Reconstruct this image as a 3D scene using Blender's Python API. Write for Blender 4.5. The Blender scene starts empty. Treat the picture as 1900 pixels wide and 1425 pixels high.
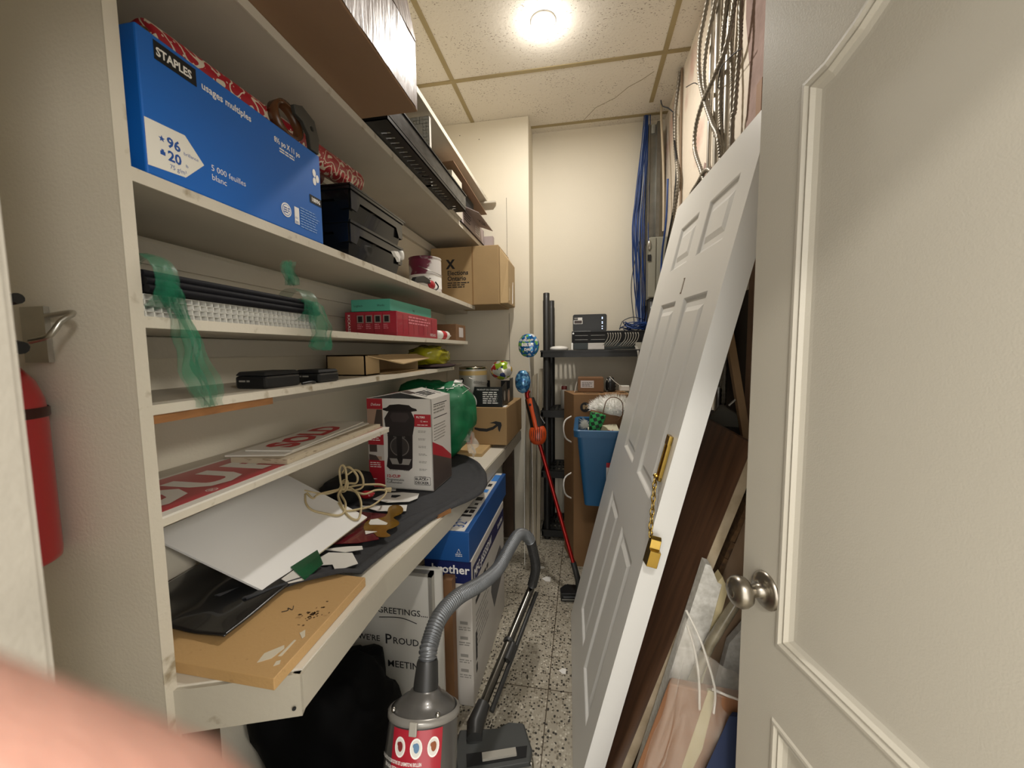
import bpy, bmesh, math, random
from math import sin, cos, pi, radians, sqrt
from mathutils import Vector, Matrix, noise
from mathutils.geometry import tessellate_polygon

S = bpy.context.scene
COL = S.collection
random.seed(7)

# ------------------------------------------------------------------ camera
YAW, PITCH, ROLL = -.17866, -.08389, -.01153
fw = Vector((sin(YAW)*cos(PITCH), cos(YAW)*cos(PITCH), sin(PITCH)))
rt = Vector((cos(YAW), -sin(YAW), 0)); up = rt.cross(fw)
rt2 = rt*cos(ROLL)+up*sin(ROLL); up2 = -rt*sin(ROLL)+up*cos(ROLL)
cam = bpy.data.cameras.new('camera')
cam.sensor_width = 36; cam.lens = 728/1900*36; cam.clip_start = .004; cam.clip_end = 60
cam.dof.use_dof = True; cam.dof.focus_distance = 1.9; cam.dof.aperture_fstop = 8.0
co = bpy.data.objects.new('camera', cam); COL.objects.link(co)
m = Matrix((rt2, up2, -fw)).transposed().to_4x4(); m.translation = (0, 0, 1.35)
co.matrix_world = m
S.camera = co

# ------------------------------------------------------------------ light
S.view_settings.view_transform = 'Standard'; S.view_settings.look = 'None'
S.view_settings.gamma = 1; S.view_settings.use_curve_mapping = False
S.view_settings.exposure = 0.0
w = bpy.data.worlds.new('hall_air'); S.world = w; w.use_nodes = True
w.node_tree.nodes['Background'].inputs[0].default_value = (1, .965, .91, 1)
w.node_tree.nodes['Background'].inputs[1].default_value = 3.0

def area(name, loc, rot, size, power, col, shape='DISK'):
    l = bpy.data.lights.new(name, 'AREA'); l.energy = power; l.color = col; l.shape = shape; l.size = size
    o = bpy.data.objects.new(name, l); o.location = loc; o.rotation_euler = rot; COL.objects.link(o); return o
# the room's one bare lamp, and the lamp of the hall behind the photographer
area('room_lamp_light', (-.195, 2.05, 2.915), (0, 0, 0), .10, 18, (1, .95, .88))
l = bpy.data.lights.new('room_lamp_glow', 'POINT'); l.energy = 3.2; l.color = (1, .95, .88); l.shadow_soft_size = .04
o = bpy.data.objects.new('room_lamp_glow', l); o.location = (-.195, 2.05, 2.885); COL.objects.link(o)
area('hall_lamp_light', (.12, -1.12, 2.68), (0, 0, 0), .16, 36, (1, .95, .88))

l = bpy.data.lights.new('end_panel_fill_light', 'POINT'); l.energy = 170; l.color = (1, .95, .88); l.shadow_soft_size = .18  # unseen extra lamp on the hall side, added to brighten the end panel
o = bpy.data.objects.new('end_panel_fill_light', l); o.location = (2.4, -1.5, 2.5); COL.objects.link(o)

# ------------------------------------------------------------------ helpers
def lin(c):
    if isinstance(c, str):
        c = [int(c[i:i+2], 16)/255 for i in (0, 2, 4)]
        return tuple(x/12.92 if x <= .04045 else ((x+.055)/1.055)**2.4 for x in c)
    return c
MATS = {}
def M(name, c, rough=.5, metal=0., var=0., vs=8., bump=0., bs=60., spec=.5, trans=0., alpha=1., emit=0., c2=None, thr=None, stretch=None, coat=0.):
    """procedural principled material: colour noise between c and c2 (or a darker c), optional bump"""
    if name in MATS: return MATS[name]
    m = bpy.data.materials.new(name); m.use_nodes = True; nt = m.node_tree; N = nt.nodes; L = nt.links
    b = N['Principled BSDF']; c = lin(c)
    b.inputs['Base Color'].default_value = (*c, 1); b.inputs['Roughness'].default_value = rough
    b.inputs['Metallic'].default_value = metal; b.inputs['Specular IOR Level'].default_value = spec
    b.inputs['Transmission Weight'].default_value = trans; b.inputs['Alpha'].default_value = alpha
    b.inputs['Coat Weight'].default_value = coat
    if emit: b.inputs['Emission Color'].default_value = (*c, 1); b.inputs['Emission Strength'].default_value = emit
    tc = N.new('ShaderNodeTexCoord'); mp = N.new('ShaderNodeMapping'); L.new(tc.outputs['Object'], mp.inputs[0])
    if stretch: mp.inputs['Scale'].default_value = stretch
    if var or c2:
        n = N.new('ShaderNodeTexNoise'); n.inputs['Scale'].default_value = vs; n.inputs['Detail'].default_value = 5
        L.new(mp.outputs[0], n.inputs[0])
        r = N.new('ShaderNodeValToRGB'); L.new(n.outputs[0], r.inputs[0])
        t = thr or (.32, .68)
        r.color_ramp.elements[0].position = t[0]; r.color_ramp.elements[1].position = t[1]
        c2 = lin(c2) if c2 else tuple(x*(1-var) for x in c)
        r.color_ramp.elements[0].color = (*c2, 1); r.color_ramp.elements[1].color = (*c, 1)
        L.new(r.outputs[0], b.inputs['Base Color'])
    if bump:
        n2 = N.new('ShaderNodeTexNoise'); n2.inputs['Scale'].default_value = bs; n2.inputs['Detail'].default_value = 4
        L.new(mp.outputs[0], n2.inputs[0])
        bp = N.new('ShaderNodeBump'); bp.inputs['Strength'].default_value = bump; bp.inputs['Distance'].default_value = .004
        L.new(n2.outputs[0], bp.inputs['Height']); L.new(bp.outputs[0], b.inputs['Normal'])
    MATS[name] = m; return m

def FR(o, u, v):
    u = Vector(u).normalized(); v = Vector(v); v = (v-u*v.dot(u)).normalized(); n = u.cross(v)
    f = Matrix((u, v, n)).transposed().to_4x4(); f.translation = Vector(o); return f
I4 = Matrix.Identity(4)
def spline(P, step=.01, closed=False):
    P = [Vector(p) for p in P]; out = []; n = len(P)
    for i in range(n if closed else n-1):
        if closed: a, b, c, d = P[i-1], P[i], P[(i+1) % n], P[(i+2) % n]
        else: a, b, c, d = P[max(i-1, 0)], P[i], P[i+1], P[min(i+2, n-1)]
        k = max(2, int((c-b).length/step))
        for j in range(k):
            t = j/k
            out.append(.5*((2*b)+(-a+c)*t+(2*a-5*b+4*c-d)*t*t+(-a+3*b-3*c+d)*t**3))
    if not closed: out.append(P[-1])
    return out

class MB:
    def __init__(s): s.v = []; s.f = []; s.mi = []; s.sm = []; s.mats = []
    def slot(s, m):
        if m not in s.mats: s.mats.append(m)
        return s.mats.index(m)
    def raw(s, vs, fs, m=None, smooth=False):
        b = len(s.v); s.v += [Vector(x) for x in vs]; k = s.slot(m)
        for f in fs: s.f.append([b+i for i in f]); s.mi.append(k); s.sm.append(smooth)
    def box(s, lo, hi, m=None, fr=I4):
        x0, y0, z0 = lo; x1, y1, z1 = hi
        vs = [fr@Vector(p) for p in ((x0,y0,z0),(x1,y0,z0),(x1,y1,z0),(x0,y1,z0),(x0,y0,z1),(x1,y0,z1),(x1,y1,z1),(x0,y1,z1))]
        s.raw(vs, [(3,2,1,0),(4,5,6,7),(0,1,5,4),(1,2,6,5),(2,3,7,6),(3,0,4,7)], m); return s
    def hexa(s, vs, m=None):   # eight corners, bottom ring then top ring
        s.raw(vs, [(3,2,1,0),(4,5,6,7),(0,1,5,4),(1,2,6,5),(2,3,7,6),(3,0,4,7)], m); return s
    def prism(s, poly, t0, t1, m=None, fr=I4, holes=()):
        loops = [list(poly)]+[list(h) for h in holes]
        tri = tessellate_polygon([[Vector((x, y, 0)) for x, y in lp] for lp in loops])
        flat = [p for lp in loops for p in lp]; n = len(flat)
        vs = [fr@Vector((x, y, t0)) for x, y in flat]+[fr@Vector((x, y, t1)) for x, y in flat]
        fs = []
        for t in tri:
            a, b, c = (flat[i] for i in t)
            if (b[0]-a[0])*(c[1]-a[1])-(b[1]-a[1])*(c[0]-a[0]) < 0: t = t[::-1]
            fs.append(tuple(i+n for i in t)); fs.append(tuple(t)[::-1])
        o = 0
        for li, lp in enumerate(loops):
            k = len(lp); ar = sum(lp[i][0]*lp[(i+1) % k][1]-lp[(i+1) % k][0]*lp[i][1] for i in range(k))
            flip = (ar < 0) ^ (li > 0)
            for i in range(k):
                q = (o+i, o+(i+1) % k, o+(i+1) % k+n, o+i+n); fs.append(q[::-1] if flip else q)
            o += k
        s.raw(vs, fs, m); return s
    def tube(s, P, r, n=10, m=None, closed=False, cap=True, smooth=True):
        P = [Vector(p) for p in P]; N = len(P); R = r if isinstance(r, (list, tuple)) else [r]*N
        T = []
        for i in range(N):
            a = P[i-1] if (i or closed) else P[i]; b = P[(i+1) % N] if (i < N-1 or closed) else P[i]
            t = b-a; T.append(t.normalized() if t.length > 1e-9 else Vector((0, 0, 1)))
        x = T[0].orthogonal().normalized(); vs = []; fs = []
        for i in range(N):
            x = x-T[i]*x.dot(T[i]); x = x.normalized() if x.length > 1e-6 else T[i].orthogonal().normalized()
            y = T[i].cross(x)
            for j in range(n): a = 2*pi*j/n; vs.append(P[i]+(x*cos(a)+y*sin(a))*R[i])
        for i in range(N if closed else N-1):
            for j in range(n):
                a = i*n+j; b = i*n+(j+1) % n; c = ((i+1) % N)*n+(j+1) % n; d = ((i+1) % N)*n+j
                fs.append((a, b, c, d))
        s.raw(vs, fs, m, smooth)
        if cap and not closed:
            s.raw(vs[:n], [tuple(range(n))[::-1]], m); s.raw(vs[-n:], [tuple(range(n))], m)
        return s
    def lathe(s, o, ax, prof, n=24, m=None, smooth=True, cap=True):
        o = Vector(o); ax = Vector(ax).normalized(); x = ax.orthogonal().normalized(); y = ax.cross(x); vs = []; fs = []
        for r, h in prof:
            for j in range(n): a = 2*pi*j/n; vs.append(o+ax*h+(x*cos(a)+y*sin(a))*r)
        for i in range(len(prof)-1):
            for j in range(n): fs.append((i*n+j, i*n+(j+1) % n, (i+1)*n+(j+1) % n, (i+1)*n+j))
        s.raw(vs, fs, m, smooth)
        if cap:
            if prof[0][0] > 1e-4: s.raw(vs[:n], [tuple(range(n))[::-1]], m)
            if prof[-1][0] > 1e-4: s.raw(vs[-n:], [tuple(range(n))], m)
        return s
    def blob(s, c, r, nu=28, nv=18, amp=0., fq=6., m=None, fr=None, p=1., seed=0., fn=None):
        c = Vector(c); vs = []; fs = []
        for i in range(nv+1):
            th = pi*i/nv
            for j in range(nu):
                ph = 2*pi*j/nu; d = Vector((sin(th)*cos(ph), sin(th)*sin(ph), cos(th)))
                q = Vector([math.copysign(abs(k)**p, k) for k in d])
                k = 1+amp*noise.fractal(d*fq/3+Vector((seed, seed*.7, 0)), 1., 2., 4)
                w_ = Vector((q.x*r[0], q.y*r[1], q.z*r[2]))*k
                if fn: w_ = fn(w_)
                vs.append((fr@w_ if fr else w_)+c)
        for i in range(nv):
            for j in range(nu): fs.append((i*nu+j, (i+1)*nu+j, (i+1)*nu+(j+1) % nu, i*nu+(j+1) % nu))
        s.raw(vs, fs, m, True); return s
    def grid(s, fn, nu, nv, m=None, smooth=True, thick=0.):
        vs = [Vector(fn(i/nu, j/nv)) for i in range(nu+1) for j in range(nv+1)]
        k = nv+1; fs = [(i*k+j, (i+1)*k+j, (i+1)*k+j+1, i*k+j+1) for i in range(nu) for j in range(nv)]
        s.raw(vs, fs, m, smooth)
        return s
    def text(s, t, fr, x, y, size, m=None, h=.0004, align='LEFT', bold=0., sx=1., shear=0.):
        cu = bpy.data.curves.new('t', 'FONT'); cu.body = t; cu.size = size; cu.align_x = align; cu.offset = bold*size; cu.resolution_u = 2; cu.shear = shear
        ob = bpy.data.objects.new('t', cu); COL.objects.link(ob)
        me = bpy.data.meshes.new_from_object(ob.evaluated_get(bpy.context.evaluated_depsgraph_get()))
        vs = [fr@Vector((x+v.co.x*sx, y+v.co.y, h)) for v in me.vertices]
        s.raw(vs, [tuple(p.vertices) for p in me.polygons], m)
        bpy.data.objects.remove(ob); bpy.data.curves.remove(cu); bpy.data.meshes.remove(me); return s
    def rect(s, fr, x0, y0, x1, y1, m=None, h=.0003): s.prism([(x0,y0),(x1,y0),(x1,y1),(x0,y1)], 0, h, m, fr); return s
    def disc(s, fr, x, y, r, m=None, h=.0003, n=20, ry=None):
        s.prism([(x+r*cos(2*pi*i/n), y+(ry or r)*sin(2*pi*i/n)) for i in range(n)], 0, h, m, fr); return s
    def lines(s, fr, x0, y0, x1, n, dy, th, m=None, h=.0005, rag=.25):   # small print: rows of short words
        for i in range(n):
            x = x0
            xe = x1-(x1-x0)*rag*random.random()
            while x < xe:
                w_ = min(random.uniform(2.5, 6)*th, xe-x); s.rect(fr, x, y0-i*dy, x+w_, y0-i*dy+th, m, h); x += w_+th*.9
        return s

def tag(o, label=None, cat=None, group=None, kind=None):
    if label: o['label'] = label
    if cat: o['category'] = cat
    if group: o['group'] = group
    if kind: o['kind'] = kind
    return o
def wpos(o):
    p = Vector((0, 0, 0))
    while o: p = p+o.location; o = o.parent
    return p
def add(name, mb, mat=None, parent=None, loc=None, label=None, cat=None, group=None, kind=None, bev=0., sub=0, fix=False, auto=True):
    me = bpy.data.meshes.new(name)
    o = bpy.data.objects.new(name, me); COL.objects.link(o)
    if parent: o.parent = parent
    if loc is not None: o.location = loc
    off = wpos(o)
    me.from_pydata([tuple(v-off) for v in mb.v], [], mb.f)
    ms = mb.mats or [mat]
    for q in ms: me.materials.append(q or mat)
    if len(ms) > 1:
        for p, k in zip(me.polygons, mb.mi): p.material_index = k
    for p, k in zip(me.polygons, mb.sm): p.use_smooth = k
    me.update()
    if fix:
        bm = bmesh.new(); bm.from_mesh(me); bmesh.ops.remove_doubles(bm, verts=bm.verts, dist=1e-5); bmesh.ops.recalc_face_normals(bm, faces=bm.faces); bm.to_mesh(me); bm.free()
    if bev:
        d = o.modifiers.new('bevel', 'BEVEL'); d.width = bev; d.segments = 2; d.limit_method = 'ANGLE'; d.angle_limit = radians(40)
    if sub:
        d = o.modifiers.new('sub', 'SUBSURF'); d.levels = sub; d.render_levels = sub
    return tag(o, label, cat, group, kind)
def T(name, label, cat, loc, group=None):
    o = bpy.data.objects.new(name, None); o.empty_display_size = .05; COL.objects.link(o); o.location = loc
    return tag(o, label, cat, group)
def struct(name, mb, mat, parent=None, **k): return add(name, mb, mat, parent, kind=None if parent else 'structure', **k)
def sheet(name, fn, nu, nv, mat, thick, parent=None, **k):
    o = add(name, MB().grid(fn, nu, nv), mat, parent, **k)
    d = o.modifiers.new('thick', 'SOLIDIFY'); d.thickness = thick; d.offset = -1
    return o
def copy_thing(root, delta, label=None):
    r = root.copy(); COL.objects.link(r); r.location = root.location+Vector(delta)
    if label: r['label'] = label
    for ch in list(root.children):
        c = ch.copy(); COL.objects.link(c); c.parent = r
        for g in list(ch.children): d = g.copy(); COL.objects.link(d); d.parent = c
    return r

# ------------------------------------------------------------------ common materials
PAINT = M('old_cream_paint', 'CFC8B8', .55, var=.06, vs=3, bump=.12, bs=90)
SHELFP = M('chipped_shelf_paint', 'CBC4B4', .5, c2='958870', vs=24, thr=(.27, .40), bump=.2, bs=120)
UNDER = M('shelf_board_paint', 'C0B8A8', .6, var=.08, vs=4, bump=.1, bs=60)
WALLB = M('cream_wall_paint', 'DDD5C2', .6, var=.05, vs=1.5, bump=.12, bs=140)
WALLR = M('rough_plaster_pinkish', 'E0D4C2', .75, c2='C9A696', vs=2.6, thr=(.3, .42), bump=.5, bs=40)
DOORP = M('door_paint_greige', 'C0BAAB', .42, var=.03, vs=3, bump=.10, bs=420)
WDOOR = M('white_door_paint', 'E2E1DC', .35, var=.03, vs=2, bump=.03, bs=200)
CARD = M('cardboard', 'A68A60', .75, var=.12, vs=5, bump=.08, bs=80)
CARDD = M('cardboard_dark', '7C5A3C', .75, var=.15, vs=6)
CARDL = M('cardboard_light', 'B59B72', .75, var=.1, vs=6)
BLACKP = M('black_plastic', '17181A', .38, var=.2, vs=20)
BLACKM = M('matt_black', '0E0E0F', .75)
WHITEP = M('white_plastic', 'E6E4DE', .4)
INK = M('black_ink', '16161A', .6)
WINK = M('white_ink', 'EFEDE8', .55)
REDINK = M('red_ink', 'B4232E', .5)
STEEL = M('steel', 'B9B7B0', .28, 1., var=.12, vs=30)
GALV = M('galvanised_steel', '8F8E88', .38, 1., var=.25, vs=12)
BRASS = M('brass', 'B99A4E', .25, 1., var=.15, vs=30)
TAPE = M('clear_packing_tape', 'D8C29A', .12, alpha=.45, spec=.8)
# ================================================================== SETTING
def floor_mat():
    m = bpy.data.materials.new('terrazzo'); m.use_nodes = True; nt = m.node_tree; N = nt.nodes; L = nt.links; b = N['Principled BSDF']
    tc = N.new('ShaderNodeTexCoord')
    def vor(scale, seedoff):
        mp = N.new('ShaderNodeMapping'); mp.inputs['Location'].default_value = (seedoff, seedoff*.3, 0); L.new(tc.outputs['Object'], mp.inputs[0])
        v = N.new('ShaderNodeTexVoronoi'); v.inputs['Scale'].default_value = scale; v.inputs['Randomness'].default_value = 1; L.new(mp.outputs[0], v.inputs[0]); return v
    def ramp(src, stops, const=False):
        r = N.new('ShaderNodeValToRGB'); L.new(src, r.inputs[0]); r.color_ramp.interpolation = 'CONSTANT' if const else 'LINEAR'
        e = r.color_ramp.elements
        while len(e) < len(stops): e.new(.5)
        for i, (p, c) in enumerate(stops): e[i].position = p; e[i].color = (*lin(c), 1)
        return r
    v1 = vor(112, 0); sep = N.new('ShaderNodeSeparateColor'); L.new(v1.outputs['Color'], sep.inputs[0])
    base = ramp(sep.outputs[0], [(0, '332F28'), (.17, '6E6757'), (.24, '8E8676'), (.40, 'ACA594'), (.75, 'C0B9A9'), (.92, 'D6D0C0')], True)
    d1 = N.new('ShaderNodeMath'); d1.operation = 'LESS_THAN'; d1.inputs[1].default_value = .52; L.new(v1.outputs['Distance'], d1.inputs[0])
    mx = N.new('ShaderNodeMix'); mx.data_type = 'RGBA'; L.new(d1.outputs[0], mx.inputs[0]); mx.inputs[6].default_value = (*lin('AFA898'), 1); L.new(base.outputs[0], mx.inputs[7])
    n = N.new('ShaderNodeTexNoise'); n.inputs['Scale'].default_value = 2.2; n.inputs['Detail'].default_value = 6; L.new(tc.outputs['Object'], n.inputs[0])
    dr = ramp(n.outputs[0], [(.3, '8F8676'), (.65, 'FFFFFF')])
    mu = N.new('ShaderNodeMix'); mu.data_type = 'RGBA'; mu.blend_type = 'MULTIPLY'; mu.inputs[0].default_value = .55
    L.new(mx.outputs[2], mu.inputs[6]); L.new(dr.outputs[0], mu.inputs[7])
    br = N.new('ShaderNodeTexBrick'); br.offset = 0; br.inputs['Scale'].default_value = 1; br.inputs['Brick Width'].default_value = .6; br.inputs['Row Height'].default_value = .6
    br.inputs['Mortar Size'].default_value = .0022; br.inputs['Color1'].default_value = br.inputs['Color2'].default_value = (1, 1, 1, 1); br.inputs['Mortar'].default_value = (.25, .21, .17, 1)
    mp = N.new('ShaderNodeMapping'); mp.inputs['Location'].default_value = (.13, -.26+.6, 0); L.new(tc.outputs['Object'], mp.inputs[0]); L.new(mp.outputs[0], br.inputs[0])
    mv = N.new('ShaderNodeMix'); mv.data_type = 'RGBA'; mv.blend_type = 'MULTIPLY'; mv.inputs[0].default_value = 1
    L.new(mu.outputs[2], mv.inputs[6]); L.new(br.outputs[0], mv.inputs[7]); L.new(mv.outputs[2], b.inputs['Base Color'])
    b.inputs['Roughness'].default_value = .42
    return m
def ceil_mat():
    m = M('acoustic_tile', 'E2DCD0', .85, var=.04, vs=2, bump=.35, bs=70); nt = m.node_tree; N = nt.nodes; L = nt.links; b = N['Principled BSDF']
    tc = N.new('ShaderNodeTexCoord'); mp = N.new('ShaderNodeMapping'); mp.inputs['Scale'].default_value = (1, 1.6, 1); L.new(tc.outputs['Object'], mp.inputs[0])
    n = N.new('ShaderNodeTexNoise'); n.inputs['Scale'].default_value = 95; n.inputs['Detail'].default_value = 2; L.new(mp.outputs[0], n.inputs[0])
    n3 = N.new('ShaderNodeTexNoise'); n3.inputs['Scale'].default_value = 7; L.new(tc.outputs['Object'], n3.inputs[0])
    ad = N.new('ShaderNodeMath'); ad.operation = 'MULTIPLY_ADD'; L.new(n3.outputs[0], ad.inputs[0]); ad.inputs[1].default_value = .25; L.new(n.outputs[0], ad.inputs[2])
    r = N.new('ShaderNodeValToRGB'); L.new(ad.outputs[0], r.inputs[0]); r.color_ramp.elements[0].position = .44; r.color_ramp.elements[1].position = .485
    r.color_ramp.elements[0].color = (*lin('A2968A'), 1); r.color_ramp.elements[1].color = (*lin('E2DCD0'), 1)
    L.new(r.outputs[0], b.inputs['Base Color']); return m

XL, XR, YB, YP, ZC = -1.0, .56, 3.03, 2.80, 2.95
struct('floor', MB().box((-1.3, -2.2, -.08), (1.6, 3.2, 0)), floor_mat())
CT = ceil_mat()
cm = MB(); cm.box((-1.1, -.12, ZC), (.7, 3.15, ZC+.05)); struct('ceiling', cm, CT)
gx, gy = [-.765, .432], [.0, .575, 1.17, 1.78, 2.375, 2.945]
g = MB()
for x in gx: g.box((x-.013, .14, ZC-.004), (x+.013, 2.81, ZC+.002))
for y in gy[1:]: g.box((-.995 if y < 2.8 else -.37, y-.013, ZC-.0045), (XR, y+.013, ZC+.0015))
struct('trim_1', g, M('tbar_yellowed', 'A6966E', .5, var=.15, vs=5)); 
cr = MB(); cr.tube([(.40, 2.52, ZC-.0005), (.34, 2.58, ZC-.0005), (.27, 2.63, ZC-.0005), (.2, 2.72, ZC-.0005), (.08, 2.80, ZC-.0005), (.0, 2.93, ZC-.0005)], .0016, 5)
struct('trim_2', cr, M('tile_crack', '8A7E68', .9))
struct('wall_left', MB().box((XL-.1, .14, 0), (XL, YB+.1, ZC)), WALLB)
struct('wall_back', MB().box((XL-.1, YB, 0), (XR+.1, YB+.1, ZC)), WALLB)
wp = MB().box((XL, YP, 0), (-.372, YB, ZC)); struct('wall_pier', wp, WALLB, bev=.004)
struct('wall_right', MB().box((XR, .1, 0), (XR+.1, YB+.1, ZC)), WALLR)
wf = MB(); wf.box((XL-.1, -.12, 0), (-.28, .14, ZC)); wf.box((.55, -.12, 0), (XR+.1, .1, ZC)); wf.box((-.28, -.12, 2.04), (.55, .1, ZC))
struct('wall_front', wf, PAINT)
dj = MB(); dj.box((-.282, -.14, 0), (-.262, .139, 2.04)); dj.box((-.282, .139, 0), (-.2625, .1415, 2.04))
dj.box((-.262, -.14, 0), (-.25, .03, 2.02)); dj.box((-.262, -.14, 2.02), (.55, .1, 2.04))
dj.box((-.2616, .028, 0), (-.2600, .031, 2.0), M('jamb_gap', '2E2218', .9)) if False else None
struct('trim_3', dj, M('jamb_paint', 'A29C90', .45, var=.04, bump=.1, bs=200))
# pier scratches, nail holes and the vertical joint
nh = MB()
for x, z in ((-.86, 2.87), (-.72, 2.83), (-.63, 2.0), (-.5, 1.8)): nh.lathe((x, YP+.0005, z), (0, -1, 0), [(.004, 0), (.003, .001), (0, .001)], 8)
nh.box((-.531, YP-.0012, 1.9), (-.529, YP+.001, 2.42)); nh.box((-.97, YP-.003, 1.28), (-.52, YP, 1.283)); nh.box((-.521, YP-.003, .79), (-.519, YP, 1.62))
struct('trim_4', nh, M('nail_hole', '4A4034', .8))

# ------------------------------------------------------------------ front door (two moulded panels), hinged at the opening
def inset(poly, d):
    n = len(poly); out = []
    ar = sum(poly[i][0]*poly[(i+1) % n][1]-poly[(i+1) % n][0]*poly[i][1] for i in range(n)); sg = 1 if ar > 0 else -1
    for i in range(n):
        p0, p1, p2 = (Vector(poly[j % n]) for j in (i-1, i, i+1))
        a = (p1-p0).normalized(); b = (p2-p1).normalized(); na = Vector((-a.y, a.x))*sg; nb = Vector((-b.y, b.x))*sg
        q = (na+nb); q = q/max(.3, 1+na.dot(nb)); out.append((p1.x+q.x*d, p1.y+q.y*d))
    return out
def moulded(mb, fr, outer, panels, prof, thick):
    """slab with holes; every hole filled by rings following prof [(inset, height)], then a flat field"""
    mb.prism(outer, -thick, -.012, None, fr)
    # front skin with holes
    loops = [outer]+panels; flat = [p for lp in loops for p in lp]
    tri = tessellate_polygon([[Vector((x, y, 0)) for x, y in lp] for lp in loops]); fs = []
    for t in tri:
        a, b, c = (flat[i] for i in t)
        if (b[0]-a[0])*(c[1]-a[1])-(b[1]-a[1])*(c[0]-a[0]) < 0: t = t[::-1]
        fs.append(tuple(t))
    mb.raw([fr@Vector((x, y, 0)) for x, y in flat], fs)
    k = len(outer); mb.raw([fr@Vector((x, y, h)) for h in (-.012, 0) for x, y in outer], [(i, (i+1) % k, (i+1) % k+k, i+k) for i in range(k)])
    for pn in panels:
        rings = [[(p[0], p[1], h) for p in inset(pn, d)] for d, h in prof]; k = len(pn)
        vs = [fr@Vector(q) for r in rings for q in r]; fs = []
        for i in range(len(rings)-1):
            for j in range(k): fs.append((i*k+j, i*k+(j+1) % k, (i+1)*k+(j+1) % k, (i+1)*k+j))
        fs.append(tuple((len(rings)-1)*k+j for j in range(k)))
        mb.raw(vs, fs)
DFR = FR((.31, .80, 0), (.2495, -.9684, 0), (0, 0, 1))      # u runs to the hinges, n faces the room's left side
# frame normal must face the camera side (-x)
dn = DFR.col[2].xyz
def arch(s0, s1, z0, zc, rise, n=14):
    pts = [(s0, z0), (s1, z0), (s1, zc)]
    for i in range(1, n): t = i/n; x = s1+(s0-s1)*t; pts.append((x, zc+rise*(.5-.5*cos(2*pi*t))))
    return pts+[(s0, zc)]
dd = MB()
prof = [(0, 0), (.003, .003), (.008, .0035), (.012, -.001), (.017, .001), (.021, -.005), (.028, -.0085), (.034, -.009)]
DF = FR((.31, .80, 0) if dn.x < 0 else (.31+.76*.2495, .80-.76*.9684, 0), (.2495, -.9684, 0) if dn.x < 0 else (-.2495, .9684, 0), (0, 0, 1))
fl = (lambda s: s) if dn.x < 0 else (lambda s: .76-s)
def P2(pts): return [(fl(s), z) for s, z in (pts if dn.x < 0 else pts[::-1])]
moulded(dd, DF, P2([(0, .012), (.76, .012), (.76, 2.0), (0, 2.0)]),
        [P2(arch(.09, .67, .835, 1.755, .14)), P2(arch(.09, .67, .13, .70, .0, 2))], prof, .035)
d1 = struct('door_1', MB().box((0, 0, 0), (0, 0, 0)), DOORP) if False else None
do = bpy.data.objects.new('door_1', None); COL.objects.link(do); do.location = (.31, .8, 0); do['kind'] = 'structure'
add('slab', dd, DOORP, do)
kb = MB(); kp = DF@Vector((fl(.062), .917, 0)); kn = DF.col[2].xyz
kb.lathe(kp, kn, [(.033, 0), (.033, .003), (.029, .007), (.02, .009), (.012, .011), (.011, .03), (.015, .034), (.024, .038), (.0275, .046), (.0275, .053), (.023, .061), (.012, .0655), (0, .0665)], 40)
kb.lathe(kp+kn*.0655, kn, [(.009, 0), (.008, .0012), (.005, .0018), (0, .0018)], 24)
add('door_knob', kb, M('satin_nickel', 'A39C90', .3, 1., var=.1, vs=60, stretch=(1, 1, 1)), do, label='satin nickel round knob')
ld = MB(); ld.box((-.0305, -.03, 0), (.0, .0, .057), None, DF) if False else None
lp = MB(); lp.prism([(-.002, .885), (0, .885), (0, .945), (-.002, .945)], -.03, -.006, None, DF) if dn.x < 0 else lp.prism([(.76, .885), (.762, .885), (.762, .945), (.76, .945)], -.03, -.006, None, DF)
add('latch_plate', lp, STEEL, do)

# ------------------------------------------------------------------ ceiling lamp
t = T('ceiling_lamp', 'small round lamp glowing in the tiled ceiling, the only lamp in the room', 'lamp', (-.195, 2.05, ZC))
add('trim_ring', MB().lathe((-.195, 2.05, ZC-.001), (0, 0, -1), [(.062, -.004), (.062, .003), (.055, .006), (.047, .006), (.045, .0)], 32), WHITEP, t)
add('bulb', MB().lathe((-.195, 2.05, ZC-.002), (0, 0, -1), [(.044, 0), (.042, .012), (.032, .022), (.016, .028), (0, .029)], 28), M('lit_bulb', (1, .93, .8), .5, emit=14), t)
# ================================================================== SHELVING UNIT (built-in) and WORKBENCH
su = T('shelving_unit', 'cream painted built-in shelves with chipped front edges along the left wall', 'shelves', (-.85, 1.6, 1.03))
ep = MB(); ep.box((XL, .500, 0), (-.69, .519, ZC-.01)); ep.box((XL, .4995, 0), (-.6895, .5195, .004))
wpn = struct('wall_partition', ep, M('end_panel_paint', 'D8D1C1', .55, var=.05, vs=4, bump=.18, bs=160))
add('edge_strip', MB().box((-.6905, .4995, .004), (-.6885, .5195, ZC-.01)), SHELFP, wpn)
SH = [('s0', 2.425, .022, -.665, .52, 2.795, -1), ('s1', 2.085, .022, -.69, .52, 2.79, -1), ('s2', 1.642, .020, -.69, .52, 2.50, -1), ('s3', 1.412, .017, -.69, .52, 2.32, -1),
      ('s4', 1.268, .015, -.69, .52, 2.05, -1), ('s5', 1.072, .012, -.70, .52, 1.32, -1)]
for nm, z, th, xf, y0, y1, _ in SH:
    b = MB(); b.box((XL+.003, y0, z-th), (xf-.004, y1, z), UNDER); b.box((xf-.004, y0, z-th-.001), (xf, y1, z+.0005), SHELFP)
    add('shelf', b, None, su)
b = MB(); b.box((XL, 2.5, 1.622), (-.83, 2.795, 1.642)); b.box((XL, 2.32, 1.395), (-.86, 2.795, 1.412)); b.box((XL, 2.05, 1.253), (-.88, 2.795, 1.268)); add('shelf', b, UNDER, su)
b = MB()
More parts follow.
